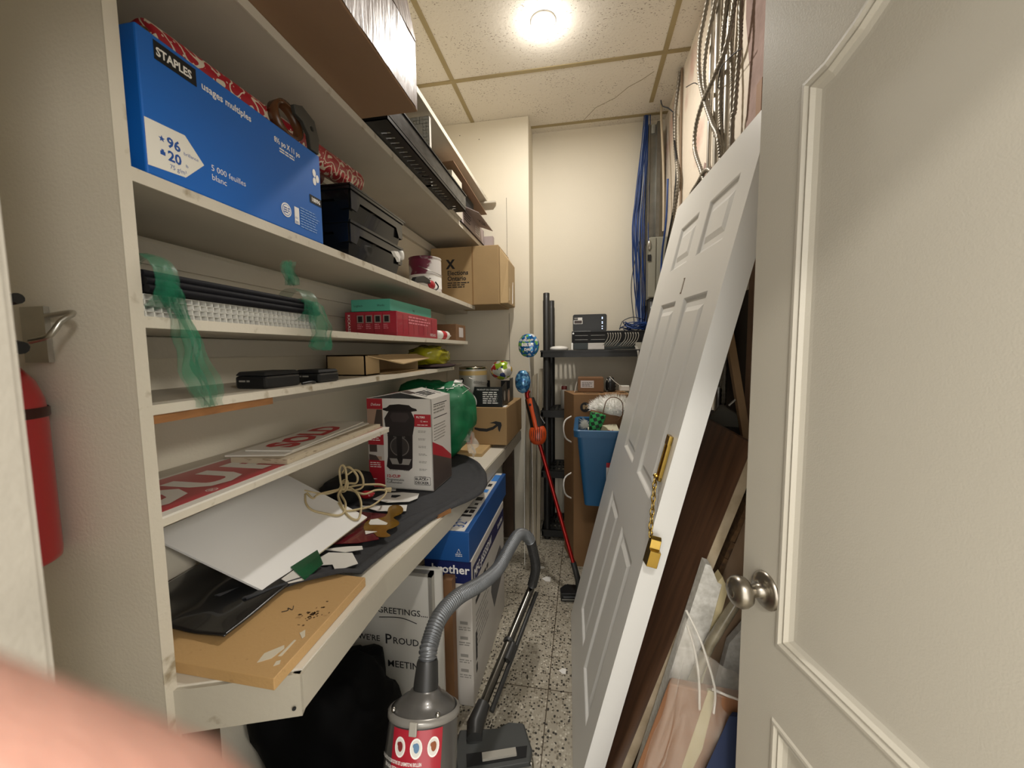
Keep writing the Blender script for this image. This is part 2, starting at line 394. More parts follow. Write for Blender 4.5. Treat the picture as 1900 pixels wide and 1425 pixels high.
for z, y1 in ((1.608, 2.5), (1.392, 2.3), (2.053, 2.79), (1.245, 2.04), (1.055, 1.3)): b.box((XL, .52, z-.05), (XL+.02, y1, z-.0005))
b.box((XL, .52, 1.50), (XL+.012, 2.79, 1.575))
add('cleat', b, PAINT, su)
add('plywood_edge', MB().box((-.705, .52, 1.236), (-.697, .78, 1.2525)), M('raw_plywood_edge', '9A6A3E', .7, var=.3, vs=20, stretch=(1, 1, 6)), su)
b = MB(); b.box((-.69, 2.755, 2.38), (-.60, 2.79, 2.392)); add('bracket', b, PAINT, su)

wb = T('workbench', 'cream painted workbench with an angled front corner and chipped edge, under the shelves', 'workbench', (-.75, 1.5, 0))
ZB = .78
F0 = [(-.689, .519), (-.5, .588), (-.508, .9), (-.478, 1.3), (-.452, 2.3), (-.446, 2.795), (-.998, 2.795), (-.998, .519)]
add('top', MB().prism(F0, ZB-.02, ZB), M('bench_top_paint', 'DAD4C6', .45, c2='8F8069', vs=9, thr=(.28, .36), bump=.1, bs=80), wb)
AP = M('apron_paint', 'B4AE9F', .45, c2='8D806C', vs=14, thr=(.22, .3), bump=.15, bs=60)
b = MB()
def strip(mb, p, q, z0, z1, th):
    p = Vector((*p, 0)); q = Vector((*q, 0)); d = (q-p).normalized(); n = Vector((-d.y, d.x, 0))*th
    mb.hexa([(p.x, p.y, z0), (q.x, q.y, z0), (q.x+n.x, q.y+n.y, z0), (p.x+n.x, p.y+n.y, z0), (p.x, p.y, z1), (q.x, q.y, z1), (q.x+n.x, q.y+n.y, z1), (p.x+n.x, p.y+n.y, z1)])
strip(b, (-.689, .512), (-.498, .580), ZB-.085, ZB-.004, .018)
add('apron', b, AP, wb)
b = MB()
for i in range(1, 5): 
    p, q = F0[i], F0[i+1]; strip(b, (p[0]+.006, p[1]-(0.008 if i == 1 else 0)), (q[0]+.006, q[1]), ZB-.073 if i < 5 else ZB-.073, ZB-.004, .018)
add('apron', b, AP, wb)
b = MB().tube([(-.5085, .5735, ZB-.066), (-.5075, .572, ZB-.066)], .0035, 10); add('screw_hole', b, BLACKM, wb)
b = MB(); b.box((-.95, .6, 0), (-.88, .67, ZB-.02)); b.box((-.95, 2.6, 0), (-.88, 2.67, ZB-.02)); b.box((-.56, 2.66, 0), (-.49, 2.73, ZB-.02)); b.box((-.72, .53, 0), (-.69, .6, ZB-.02))
for lo, hi in (((-.95, .6, 0), (-.88, .67, ZB-.02)), ((-.95, 2.6, 0), (-.88, 2.67, ZB-.02)), ((-.56, 2.70, 0), (-.49, 2.77, ZB-.02)), ((-.745, .53, 0), (-.69, .59, ZB-.02))):
    add('leg', MB().box(lo, hi), M('dark_timber', '4A3828', .7, var=.3), wb)

# ================================================================== LEANING SIX-PANEL DOOR
k = .94; O = Vector((-.0337, 1.8114, .081)); DU = Vector((.0277, -.9988, -.0396)); DV = Vector((.2252, -.0324, .9738)); 
LF = FR(O, DU, DV)
if LF.col[2].x > 0: print('leaning door frame flipped')
cs = [.125, .36, .463, .698]; rs = [1.891, 1.717, 1.579, .954, .744, .135]
def RC(a, b, c, d): return [(a*k, c*k), (b*k, c*k), (b*k, d*k), (a*k, d*k)]
pans = [RC(cs[i], cs[i+1], rs[j+1], rs[j]) for j in (0, 2, 4) for i in (0, 2)]
dm = MB(); outer = [(-.114*k, -.084*k), (.80*k, -.046*k), (.80*k, 2.03*k), (-.085*k, 2.035*k)]
moulded(dm, LF, outer, pans, [(0, 0), (.004, -.002), (.010, -.008), (.014, -.009), (.030, -.0085), (.046, -.0025)], .055)
pd = T('panel_door', 'white six-panel door leaning to the right with a brass chain latch', 'door', (.2, 1.45, 0))
add('slab', dm, WDOOR, pd)
b = MB(); b.rect(LF, .392*k, 1.600*k, .408*k, 1.655*k, M('old_hinge_rust', '6E5B45', .6), .001); b.rect(LF, .397*k, 1.605*k, .404*k, 1.65*k, M('door_white_edge', 'D5D0C4', .5), .0018)
add('latch_mortise', b, None, pd)
b = MB(); L2 = FR(LF@Vector((.748*k, 1.035*k, 0)), DU, DV)
b.box((-.014, 0, 0), (-.009, .125, .010), None, L2); b.box((.009, 0, 0), (.014, .125, .010), None, L2); b.box((-.014, .10, 0), (.014, .125, .011), None, L2); b.box((-.014, 0, 0), (.014, .125, .002), None, L2); b.box((-.014, 0, 0), (.014, .012, .010), None, L2)
add('chain_track', b, BRASS, pd, bev=.001)
b = MB(); c0 = L2@Vector((-.006, .008, .013)); b.lathe(c0, L2.col[2].xyz, [(.006, -.004), (.006, .002), (.003, .004), (.003, .006), (0, .006)], 14)
c1 = LF@Vector((.838*k, .905*k, .012)); n_ = 9
for i in range(n_):
    p = c0.lerp(c1, (i+.5)/n_); d = (c1-c0).normalized(); x = d.orthogonal().normalized(); y = d.cross(x)
    if i % 2: x, y = y, x
    L_ = (c1-c0).length/n_*.72; W = .0052
    pts = [p+d*(L_*cos(a))+x*(W*sin(a)) for a in [2*pi*j/12 for j in range(12)]]
    b.tube(pts, .0017, 6, None, True)
add('chain', b, BRASS, pd)
b = MB(); L3 = FR(LF@Vector((.80*k, .855*k, 0)), DU, DV)
b.box((.006, -.03, 0), (.016, .05, .0025), None, L3); b.prism([(.012, -.032), (.052, -.024), (.052, .018), (.036, .018), (.032, .04), (.022, .046), (.012, .04)], -.02, .006, None, L3)
add('chain_bracket', b, BRASS, pd, bev=.001)
# ================================================================== TOP SHELVES
# big carton overhanging the shelf
t = T('cardboard_carton', 'large brown carton overhanging the upper shelf, its near side shiny and creased', 'box', (-.74, .88, 2.0865), 'loose')
del t['group']
b = MB().box((-.985, .53, 2.087), (-.503, 1.205, 2.287)); add('carton_body', b, M('carton_big', '8C6E52', .7, var=.12, vs=4, bump=.2, bs=30), t, bev=.003)
fr = FR((-.5025, .53, 2.087), (0, 1, 0), (0, 0, 1))
def crum(u, v): return fr@Vector((.005+u*.662, .004+v*.19, .0015+.0025*noise.noise(Vector((u*9, v*3, 3)))+.002*abs(noise.noise(Vector((u*30, 1, 2))))))
b = MB().grid(crum, 40, 10); add('shrink_wrap', b, M('shiny_film_carton', '8E786A', .4, c2='705A4C', vs=5, stretch=(1, 6, 1), bump=.5, bs=12), t)
b = MB(); ff = FR((-.503, .53, 2.285), (0, 1, 0), (-.16, 0, 1)); b.prism([(0, 0), (.67, 0), (.655, .13), (.02, .13)], 0, .003, None, ff); add('flap', b, M('shiny_film_carton', ''), t)

# black slotted tray
t = T('slotted_tray', 'long black plastic tray with slotted underside hanging over the shelf edge', 'tray', (-.68, 1.62, 2.086))
b = MB(); y0, y1 = 1.22, 2.07; A, B = -.70, -.612; z0 = 2.0875
n = 24; ys = [y0+.03+(y1-y0-.06)*i/n for i in range(n+1)]
fr = FR((0, 0, z0), (1, 0, 0), (0, 1, 0))
holes = []
for i in range(n):
    if i in (0, 20, 21): continue
    a = ys[i]+.006; holes.append([(-.672, a), (-.672, a+.013), (-.64, a+.016), (-.64, a+.003)])
b.prism([(A, y0), (B, y0), (B, y1), (A, y1)], 0, .003, None, fr, holes)
b.box((B-.003, y0, z0), (B, y1, z0+.082)); b.box((A, y0, z0), (A+.003, y1, z0+.05)); b.box((A, y1-.003, z0), (B, y1, z0+.082)); b.box((A, y0, z0), (B, y0+.003, z0+.06))
b.box((B-.001, y0, z0+.078), (B+.006, y1+.004, z0+.084)); b.box((B, y1-.16, z0), (B+.001, y1-.158, z0+.08))
add('tray_body', b, BLACKP, t)
b = MB().box((B, y0+.002, z0+.016), (B+.0015, y1-.002, z0+.076)); add('side_strip', b, M('scuffed_dark_metal', '5A5B5E', .3, .7, c2='2E2F31', vs=9, stretch=(1, 2, 6)), t)
# egg-crate louvre standing on the shelf
LOUV = M('louvre_white', 'DAD8D0', .35)
def louvre(mb, fr, nx, ny, c, d, m=None):
    for i in range(nx+1): mb.box((i*c-.0007, 0, 0), (i*c+.0007, ny*c, d), m, fr)
    for j in range(ny+1): mb.box((0, j*c-.0007, 0), (nx*c, j*c+.0007, d), m, fr)
b = MB(); fr = FR((-.955, 1.735, 2.088), (1, 0, 0), (0, 0, 1)); 
louvre(b, fr, 20, 2, .0145, .02)
f2 = FR((-.955, 1.735, 2.088+.0145*18), (1, 0, 0), (0, 0, 1)); louvre(b, f2, 20, 2, .0145, .02)
f3 = FR((-.955+.0145*18, 1.735, 2.088), (1, 0, 0), (0, 0, 1)); louvre(b, f3, 2, 20, .0145, .02)
b.box((0, .0, .018), (.29, .29, .02), M('louvre_smoke', 'B2B6B1', .3), fr)
tag(add('louvre_panel', b, LOUV, loc=(-.81, 1.735, 2.087)), 'white egg-crate louvre panel standing behind the black slotted tray', 'panel')
t = T('perforated_bin', 'small white bin with a perforated end behind the far end of the black tray', 'bin', (-.76, 2.1, 2.086))
b = MB(); b.box((-.86, 2.02, 2.087), (-.668, 2.022, 2.285)); b.box((-.670, 2.02, 2.087), (-.667, 2.19, 2.285)); b.box((-.86, 2.188, 2.087), (-.668, 2.19, 2.285)); b.box((-.86, 2.02, 2.087), (-.858, 2.19, 2.285)); b.box((-.86, 2.02, 2.087), (-.668, 2.19, 2.09))
add('bin_body', b, M('bin_cream', 'C8C0B0', .5), t)
b = MB(); fr = FR((-.80, 2.0195, 2.19), (1, 0, 0), (0, 0, 1))
for i in range(9):
    for j in range(7): b.rect(fr, .003+i*.0135, .002+j*.0125, .012+i*.0135, .0105+j*.0125, None, .0006)
add('perforations', b, M('hole_grey', '8B877C', .7), t)
# open carton with flap, black box inside, long loose flap above
t = T('open_carton', 'pale open carton with a flap folded out, last on the upper shelf', 'box', (-.80, 2.45, 2.086))
LIL = M('lilac_grey_card', 'A99B98', .7, var=.12, vs=6)
b = MB(); X0, X1, Y0, Y1, Z0, Z1 = -.93, -.682, 2.215, 2.74, 2.087, 2.185
for lo, hi in (((X0,Y0,Z0),(X1,Y1,Z0+.004)), ((X1-.004,Y0,Z0),(X1,Y1,Z1)), ((X0,Y0,Z0),(X0+.004,Y1,Z1)), ((X0,Y0,Z0),(X1,Y0+.004,Z1)), ((X0,Y1-.004,Z0),(X1,Y1,Z1))): b.box(lo, hi)
add('carton_body', b, LIL, t)
fr = FR((X1+.001, Y0+.02, Z1), (0, 1, 0), (.8, 0, -.35)); b = MB(); b.prism([(0, 0), (.40, 0), (.38, .10), (.02, .10)], 0, .003, None, fr)
add('flap', b, LIL, t)
b = MB(); fu = FR((X1+.082, Y0+.02, Z1-.034), (0, -1, 0), (-.8, 0, .35)); fu = FR(fr@Vector((.30, .08, .0035)), (0, -1, 0), (-.8, 0, .35)); b.text('AGY', fu, 0, 0, .055, INK, bold=.01)
fs_ = FR((X1+.0006, Y0, Z0), (0, 1, 0), (0, 0, 1)); b.lines(fs_, .06, .075, .2, 4, .014, .006, INK); b.rect(fs_, .3, .02, .42, .07, M('pale_label', 'C9C2C0', .6)); b.lines(fs_, .31, .06, .41, 3, .014, .004, INK, .0006)
add('lettering', b, INK, t)
tag(add('black_box', MB().box((-.90, 2.24, 2.0915), (-.70, 2.55, 2.30)), BLACKM, loc=(-.8, 2.4, 2.0915), bev=.003), 'matt black box standing inside the pale open carton', 'box')
fr = FR((-.66, 2.03, 2.33), (0, 1, -.045), (-1, 0, .02))
tag(add('card_sheet', MB().prism([(0, 0), (.72, .0), (.72, .14), (.02, .2)], 0, .004, None, fr), M('carton_big', ''), loc=(-.7, 2.3, 2.30)), 'thin brown card sheet lying over the black box under the top shelf', 'cardboard')
tag(add('label_pad', MB().box((-.70, 2.745, 2.087), (-.62, 2.785, 2.15)), LIL, loc=(-.66, 2.765, 2.087)), 'small grey printed pad at the end of the upper shelf against the pier', 'pad')

# ================================================================== SECOND SHELF (z 1.642)
BLUE = M('carton_blue', '0C62BA', .5, var=.04, vs=3)
t = T('paper_carton', 'large blue copy-paper carton with white lettering on the second shelf', 'box', (-.83, .765, 1.6425))
b = MB().box((-.965, .545, 1.643), (-.692, .985, 1.872)); add('carton_body', b, BLUE, t, bev=.003)
fr = FR((-.6915, 0, 0), (0, 1, 0), (0, 0, 1)); b = MB()
b.rect(fr, .571, 1.834, .643, 1.864, BLACKM); b.text('STAPLES', fr, .574, 1.8415, .019, WINK, .0007, bold=.03, sx=.86)
b.text('usages multiples', fr, .652, 1.838, .0185, WINK, bold=.02, sx=.92)
b.text('8½ po X 11 po', fr, .825, 1.832, .0165, WINK, bold=.03, sx=.8); b.lines(fr, .84, 1.822, .90, 2, .006, .003, WINK)
b.prism([(.547, 1.657), (.547, 1.731), (.613, 1.735), (.646, 1.699), (.609, 1.662)], 0, .0003, M('label_cream', 'E4E1D6', .5), fr)
BI = M('blue_ink', '1B4F9A', .5)
b.text('96', fr, .58, 1.701, .023, BI, .0006, bold=.03); b.text('20', fr, .58, 1.679, .023, BI, .0006, bold=.03); b.text('75 g/m²', fr, .582, 1.666, .0105, BI, .0006, sx=.9)
b.text('brillance', fr, .608, 1.700, .008, BI, .0006); b.text('lb', fr, .61, 1.68, .007, BI, .0006)
b.prism([(.572+.0055*(1 if i % 2 == 0 else .42)*sin(pi*i/5), 1.709+.0055*(1 if i % 2 == 0 else .42)*cos(pi*i/5)) for i in range(10)][::-1], 0, .0006, BI, fr)
b.rect(fr, .568, 1.683, .576, 1.689, BI, .0006); b.rect(fr, .570, 1.689, .574, 1.692, BI, .0006)
b.text('5 000 feuilles', fr, .66, 1.697, .0155, WINK, sx=.95); b.text('blanc', fr, .66, 1.680, .0155, WINK)
for a in (0, 2.1, 4.2): b.disc(fr, .963+.008*cos(a), 1.808+.012*sin(a), .0065, WINK, n=10, ry=.010)
b.disc(fr, .851, 1.689, .016, WINK, .0004, 24); b.disc(fr, .851, 1.689, .013, BLUE, .0007, 24); b.disc(fr, .851, 1.689, .0115, WINK, .0009, 24); b.lines(fr, .842, 1.692, .861, 3, .005, .0025, BI, .0012)
b.rect(fr, .878, 1.667, .894, 1.707, WINK); b.text('FSC', fr, .880, 1.679, .006, BI, .0006); b.lines(fr, .880, 1.672, .892, 2, .003, .0013, BI, .0006)
b.lines(fr, .899, 1.710, .97, 8, .0065, .0026, M('pale_blue_ink', '7FA4D6', .5))
b.rect(fr, .937, 1.738, .982, 1.758, BLACKM); b.text('18896', fr, .942, 1.743, .0145, WINK, .0007, bold=.03, sx=.95)
add('lettering', b, WINK, t)
fs_ = FR((-.965, .5445, 1.643), (1, 0, 0), (0, 0, 1)); b = MB(); b.rect(fs_, .13, .03, .21, .09, WINK); b.rect(fs_, .13, .12, .21, .145, BLACKM)
add('label', b, WINK, t)
# gift wrap rolls on top
def candy_mat():
    m = M('candy_cane_wrap', 'A5202C', .4); nt = m.node_tree; N = nt.nodes; L = nt.links; b = N['Principled BSDF']; tc = N.new('ShaderNodeTexCoord')
    v = N.new('ShaderNodeTexVoronoi'); v.inputs['Scale'].default_value = 90; L.new(tc.outputs['Object'], v.inputs[0])
    w_ = N.new('ShaderNodeTexWave'); w_.inputs['Scale'].default_value = 16; w_.inputs['Distortion'].default_value = 11; w_.inputs['Detail'].default_value = 0; w_.inputs['Detail Scale'].default_value = 2; L.new(tc.outputs['Object'], w_.inputs[0])
    a = N.new('ShaderNodeMath'); a.operation = 'LESS_THAN'; a.inputs[1].default_value = .2; L.new(v.outputs['Distance'], a.inputs[0])
    c = N.new('ShaderNodeMath'); c.operation = 'GREATER_THAN'; c.inputs[1].default_value = .86; L.new(w_.outputs['Fac'], c.inputs[0])
    x = N.new('ShaderNodeMath'); x.operation = 'MAXIMUM'; L.new(a.outputs[0], x.inputs[0]); L.new(c.outputs[0], x.inputs[1])
    mx = N.new('ShaderNodeMix'); mx.data_type = 'RGBA'; L.new(x.outputs[0], mx.inputs[0]); mx.inputs[6].default_value = (*lin('A5202C'), 1); mx.inputs[7].default_value = (*lin('DCCFB8'), 1)
    L.new(mx.outputs[2], b.inputs['Base Color']); return m
CW = candy_mat()
def roll(p, q, r, lab, mt=CW):
    p = Vector(p); q = Vector(q); d = (q-p).normalized(); L_ = (q-p).length
    t = T('wrap_roll', lab, 'wrapping paper', (p.x, p.y, p.z-r), 'gift wrap rolls on the blue carton')
    add('paper', MB().lathe(p, d, [(r-.012, .001), (r, 0), (r, L_), (r-.012, L_-.001)], 20, None, True, False), mt, t)
    add('core', MB().lathe(p, d, [(r-.014, .004), (r-.012, .0), (r-.012, L_), (r-.014, L_-.004)], 16), CARD, t)
roll((-.778, .62, 1.910), (-.765, 1.27, 1.925), .036, 'thick red gift wrap roll with candy canes, nearest the shelf front')
roll((-.86, .58, 1.902), (-.855, 1.2, 1.925), .028, 'red gift wrap roll lying behind the thicker candy-cane roll', M('red_gift_wrap', '9B1E28', .4, c2='D8C7AE', vs=40, thr=(.40, .43)))
t = T('tape_dispenser', 'black tape dispenser with a brown roll on the blue carton', 'tape dispenser', (-.72, .93, 1.873))
b = MB().lathe((-.738, .91, 1.922), (1, 0, .15), [(.036, 0), (.046, 0), (.046, .024), (.036, .024), (.036, 0)], 28, None, True, False); add('tape_roll', b, M('brown_tape', '5B3A22', .25), t)
fr = FR((-.705, 0, 0), (0, 1, 0), (0, 0, 1)); b = MB(); b.prism([(.90, 1.955), (.93, 1.968), (.975, 1.955), (.99, 1.915), (.985, 1.876), (.955, 1.876), (.95, 1.91), (.93, 1.93), (.905, 1.935)], 0, .012, None, fr, [[(.962+.006*cos(2*pi*i/10), 1.93+.006*sin(2*pi*i/10)) for i in range(10)]])
add('handle', b, M('dark_grey_plastic', '35342F', .5), t, bev=.002)
# nested black storage totes
BT = M('glossy_black_tote', '131415', .22, var=.2, vs=10, coat=.4)
def tote(z, dx, dy, lab, lid=False):
    x0, x1, y0, y1, h = -.955+dx, -.70+dx, 1.13+dy, 1.475+dy, .105
    t = T('storage_tote', lab, 'storage box', ((x0+x1)/2, (y0+y1)/2, z), 'black storage totes stacked on the second shelf')
    b = MB(); e = .016
    o = [(x0+e, y0+e), (x1-e, y0+e), (x1-e, y1-e), (x0+e, y1-e)]; O_ = [(x0, y0), (x1, y0), (x1, y1), (x0, y1)]
    def wall(P, Q, za, zb):
        for i in range(4):
            j = (i+1) % 4; a = Vector((*P[i], za)); b_ = Vector((*P[j], za)); c = Vector((*Q[j], zb)); d = Vector((*Q[i], zb)); cen = Vector(((x0+x1)/2, (y0+y1)/2, 0))
            ins = [v+(Vector((cen.x, cen.y, v.z))-v).normalized()*.004 for v in (a, b_, c, d)]
            b.hexa([a, b_, ins[1], ins[0], d, c, ins[2], ins[3]])
    wall(o, O_, z, z+h-.035)
    b.box((x0+e, y0+e, z), (x1-e, y1-e, z+.004))
    add('tote_body', b, BT, t)
    b = MB()
    for i in range(4):
        j = (i+1) % 4; p, q = Vector((*O_[i], 0)), Vector((*O_[j], 0)); d = (q-p).normalized(); nn = Vector((d.y, -d.x, 0))
        f = FR(p+nn*.001+Vector((0, 0, z)), d, (0, 0, 1)); L_ = (q-p).length
        # skirt with a raised handle arch along its middle
        poly = [(0, h), (0, h-.06), (.03, h-.062), (.05, h-.030), (L_-.05, h-.030), (L_-.03, h-.062), (L_, h-.06), (L_, h)]
        b.prism(poly, 0, .0045, None, f)
        b.box((-.006, h-.004, -.006), (L_+.006, h+.004, .009), None, f)
    add('rim', b, BT, t)
    if lid:
        b = MB(); f = FR((x0, y0, z+h+.006), (1, 0, 0), (0, 1, .0)); b.prism([(-.008, -.01), (x1-x0+.01, -.01), (x1-x0+.01, y1-y0+.02), (-.008, y1-y0+.02)], 0, .006, None, f)
        f = FR((x0, y1+.01, z+h+.008), (1, 0, 0), (0, .55, -1)); b.prism([(0, 0), (x1-x0, 0), (x1-x0-.02, .06), (.02, .06)], 0, .004, None, f)
        add('lid', b, BT, t)
    return t
tote(1.643, 0, -.01, 'black storage tote at the bottom of the stack, its front scuffed white')
tote(1.744, .0, .0, 'black storage tote on top of the stack with a closed lid and a torn sticker', True)
sb = MB(); fr = FR((-.694, 0, 0), (0, 1, 0), (0, 0, 1))
bt = [o for o in COL.objects if o.name.startswith('storage_tote')][0]
fr0 = FR((-.704, 0, 0), (.04, 1, 0), (0, 0, 1)); b = MB(); random.seed(3)
b.prism([(1.30, 1.70), (1.33, 1.705), (1.345, 1.69), (1.34, 1.672), (1.328, 1.684), (1.318, 1.685)], -.004, .008, WINK, fr0); add('torn_sticker', b, WINK, bt)
tt = [o for o in COL.objects if o.name.startswith('storage_tote')][1]
fs_ = FR((-.93, 1.1295, 1.85), (1, 0, 0), (0, 0, 1)); b = MB(); b.rect(fs_, .12, -.03, .165, .0, WINK, .001); b.rect(fs_, .145, -.026, .16, -.004, INK, .0015); add('sticker', b, WINK, tt)
b = MB(); b.lathe((-.700, 1.455, 1.724), (1, .25, 0), [(.0, 0), (.016, 0), (.018, .004), (.018, .012), (.014, .016), (0, .016)], 20)
tag(add('plastic_stopper', b, WHITEP, loc=(-.695, 1.455, 1.706)), 'small white round stopper stuck at the end of the black totes', 'stopper')
# paint cans
def can(x, y, z, r, h, lab, cat, body, band, group=None, handle=True, name='paint_can'):
    t = T(name, lab, cat, (x, y, z), group)
    add('can_body', MB().lathe((x, y, z), (0, 0, 1), [(r-.002, 0), (r, .002), (r-.001, .006), (r-.001, h-.008), (r+.001, h-.004), (r+.001, h), (r-.006, h), (r-.008, h-.006), (r-.016, h-.005), (0, h-.006)], 36), body, t)
    add('can_label', MB().lathe((x, y, z+.012), (0, 0, 1), [(r+.0004, 0), (r+.0004, h-.026)], 36, None, True, False), band, t)
    if handle:
        pts = [(x+(r+.004)*cos(a), y+(r+.004)*sin(a), z+h*.72-.035*sin((a+pi/2))) for a in [(-pi/2+.0)+pi*i/14 for i in range(15)]]
        add('bail_handle', MB().tube(pts, .0016, 6), STEEL, t)
    return t
PC = M('purple_splattered_can', 'C9C4BE', .4, c2='5E1530', vs=7, thr=(.46, .5), stretch=(1, 1, .6))
PL_ = M('paint_can_label', 'CFCAC6', .5, c2='6A1A35', vs=5, thr=(.40, .44), stretch=(1, 1, 1.6))
GC = 'paint cans on the second shelf'
tp = can(-.805, 1.965, 1.643, .082, .185, 'paint can with purple drips beside the black totes on the second shelf', 'paint can', PC, PL_, GC)
b = MB(); 
for i, (za, zb, c) in enumerate(((.03, .095, WINK),)): b.lathe((-.805, 1.965, 1.643+za), (0, 0, 1), [(.0828, 0), (.0828, zb-za)], 36, c, True, False)
f = FR((-.805+.045, 1.965-.0715, 1.643+.06), (.85, .53, 0), (0, 0, 1)); b.lines(f, -.03, .01, .015, 2, .012, .006, M('grey_ink', '8A8780', .5), .003); add('lettering', b, None, tp)
can(-.872, 2.13, 1.643, .078, .175, 'dark purple paint can half hidden behind the splattered one', 'paint can', M('purple_can', '4A1228', .35, c2='C9B9BC', vs=6, thr=(.3, .34)), M('purple_label', '6B3048', .5, var=.3), GC)
t = T('hand_clamp', 'black hand clamp with a red tip beside the paint can', 'clamp', (-.72, 1.76, 1.643))
b = MB(); f = FR((-.735, 1.62, 1.655), (.08, 1, 0), (0, 0, 1)); b.prism([(0, -.005), (.02, .02), (.09, .038), (.15, .03), (.16, .012), (.12, .012), (.06, .004), (.02, -.006)], 0, .022, None, f); add('handle', b, BLACKP, t, bev=.003)
b = MB().blob((-.708, 1.80, 1.668), (.014, .034, .02), 16, 10, 0, 1, M('red_plastic', 'A8202A', .3)); add('jaw', b, None, t)
b = MB().tube(spline([(-.70, 1.83, 1.685), (-.695, 1.855, 1.668), (-.70, 1.84, 1.65), (-.705, 1.80, 1.646)], .006), .0035, 8); add('spring', b, BLACKP, t)
# elections carton
t = T('cardboard_carton', 'brown carton printed Elections Ontario at the end of the second shelf', 'box', (-.72, 2.6, 1.6425))
b = MB().box((-.955, 2.43, 1.643), (-.515, 2.775, 2.005)); add('carton_body', b, CARD, t, bev=.003)
b = MB(); b.hexa([(-.514, 2.46, 1.65), (-.47, 2.50, 1.655), (-.47, 2.76, 1.655), (-.514, 2.77, 1.65), (-.514, 2.46, 1.995), (-.47, 2.52, 1.93), (-.47, 2.76, 1.93), (-.514, 2.77, 1.995)]); add('side_flap', b, CARDL, t, bev=.004)
b = MB(); fs_ = FR((-.515, 2.4298, 1.643), (1, 0, 0), (0, 0, 1)); b.rect(fs_, -.17, .002, -.163, .36, M('box_seam', '8A6A42', .8), .0012)
f = FR((-.4695, 2.5, 1.655), (0, 1, 0), (0, 0, 1)); b.prism([(.02, .02), (.04, .11), (.052, .10), (.05, .02)], 0, .002, TAPE, f); b.prism([(.14, .01), (.16, .13), (.175, .16), (.17, .02)], 0, .002, WINK, f); add('tape', b, None, t)
b = MB(); fr = FR((-.955, 2.4295, 1.643), (1, 0, 0), (0, 0, 1))
b.text('X', fr, .105, .232, .075, INK, bold=.05, sx=.9); b.text('Elections', fr, .107, .190, .040, INK, bold=.02, sx=.95); b.text('Ontario', fr, .107, .155, .040, INK, bold=.02, sx=.95); b.lines(fr, .107, .138, .25, 3, .013, .006, INK)
add('lettering', b, INK, t)

# ================================================================== THIRD SHELF (z 1.412)
for i in range(4):
    b = MB(); z = 1.413+i*.0092
    fr = FR((-.692-.002*(i % 2)-.24, .525, z), (1, 0, 0), (0, 1, 0))
    nx, ny, c = 18, 31, .0133
    for q in range(nx): b.box((q*c-.0005, 0, 0), (q*c+.0005, ny*c, .0084), None, fr)
    for q in range(ny+1): b.box((0, q*c-.0008, 0), (nx*c, q*c+.0008, .0084), None, fr)
    b.box(((nx-1)*c, 0, .0076), (nx*c, ny*c, .0084), None, fr)
    tag(add('louvre_panel', b, LOUV, loc=(-.81, .73, z)), ['white egg-crate louvre panel lying lowest under the black rods', 'white egg-crate louvre panel second from the shelf under the black rods', 'white egg-crate louvre panel third from the shelf under the black rods', 'white egg-crate louvre panel topmost, directly under the black rods'][i], 'panel', 'egg-crate louvre panels on the third shelf')
RODM = M('black_rod', '111116', .7, spec=.2)
k_ = 0
for row, (nn, zz) in enumerate(((5, 1.4565), (5, 1.4685), (4, 1.480))):
    for i in range(nn):
        x = -.683-.0136*i-(.004*row)
        b = MB().tube([(x, .522, zz), (x-.004, .94-.006*((i*7+row) % 3), zz-.002)], .0066, 10); k_ += 1
        tag(add('display_rod', b, RODM, loc=(x, .73, zz-.0063)), 'thin black rod in the bundle tied with green netting on the white louvres', 'rod', 'black rods in the netted bundle')
NET = M('green_netting', '2F9A74', .35, alpha=.30, c2='1D6E52', vs=18, bump=.5, bs=60, stretch=(1, 1, .5))
def net(mb, P, W, nu=24, seed=0., amp=.008, fold=.5):
    P = spline(P, .012); N_ = len(P)
    def fn(u, v):
        i = min(int(u*(N_-1)), N_-1); p = P[i]; wv = W(u); s = (v-.5)*wv
        return p+Vector((.010*cos(v*9+u*4+seed)+amp*noise.noise(Vector((u*6, v*5, seed))), s+.012*noise.noise(Vector((u*5, v*3, seed+5))), .004*noise.noise(Vector((u*4, v*9, seed)))))
    mb.grid(fn, N_-1, nu)
    def fn2(u, v): q = fn(u, v); return q+Vector((.012+.012*noise.noise(Vector((u*3, v*6, seed+9))), .01*noise.noise(Vector((u*4, 7, seed))), 0))
    mb.grid(fn2, N_-1, nu)
t = T('netting', 'longer green mesh netting hanging from the near end of the rod bundle', 'netting', (-.69, .58, 1.27), 'green netting on the rod bundle')
b = MB(); net(b, [(-.725, .542, 1.470), (-.69, .545, 1.468), (-.676, .558, 1.435), (-.675, .574, 1.37), (-.676, .588, 1.31), (-.677, .602, 1.256)], lambda u: .02+.028*u if u < .93 else .03, amp=.004); add('net_tail', b, NET, t)
b = MB(); b.lathe((-.708, .523, 1.470), (0, 1, 0), [(.042, 0), (.047, .02), (.046, .036)], 18, None, True, False); b.lathe((-.708, .523, 1.470), (0, 1, 0), [(.044, 0), (.045, .03)], 18, None, True, False); add('net_wrap', b, NET, t)
t = T('netting', 'shorter green mesh netting knotted round the far end of the rod bundle', 'netting', (-.69, .92, 1.35), 'green netting on the rod bundle')
b = MB(); net(b, [(-.72, .90, 1.482), (-.69, .905, 1.48), (-.675, .915, 1.44), (-.674, .925, 1.40), (-.675, .932, 1.358)], lambda u: .03+.06*min(1, u*1.6) if u < .92 else .05, seed=4., amp=.004); add('net_tail', b, NET, t)
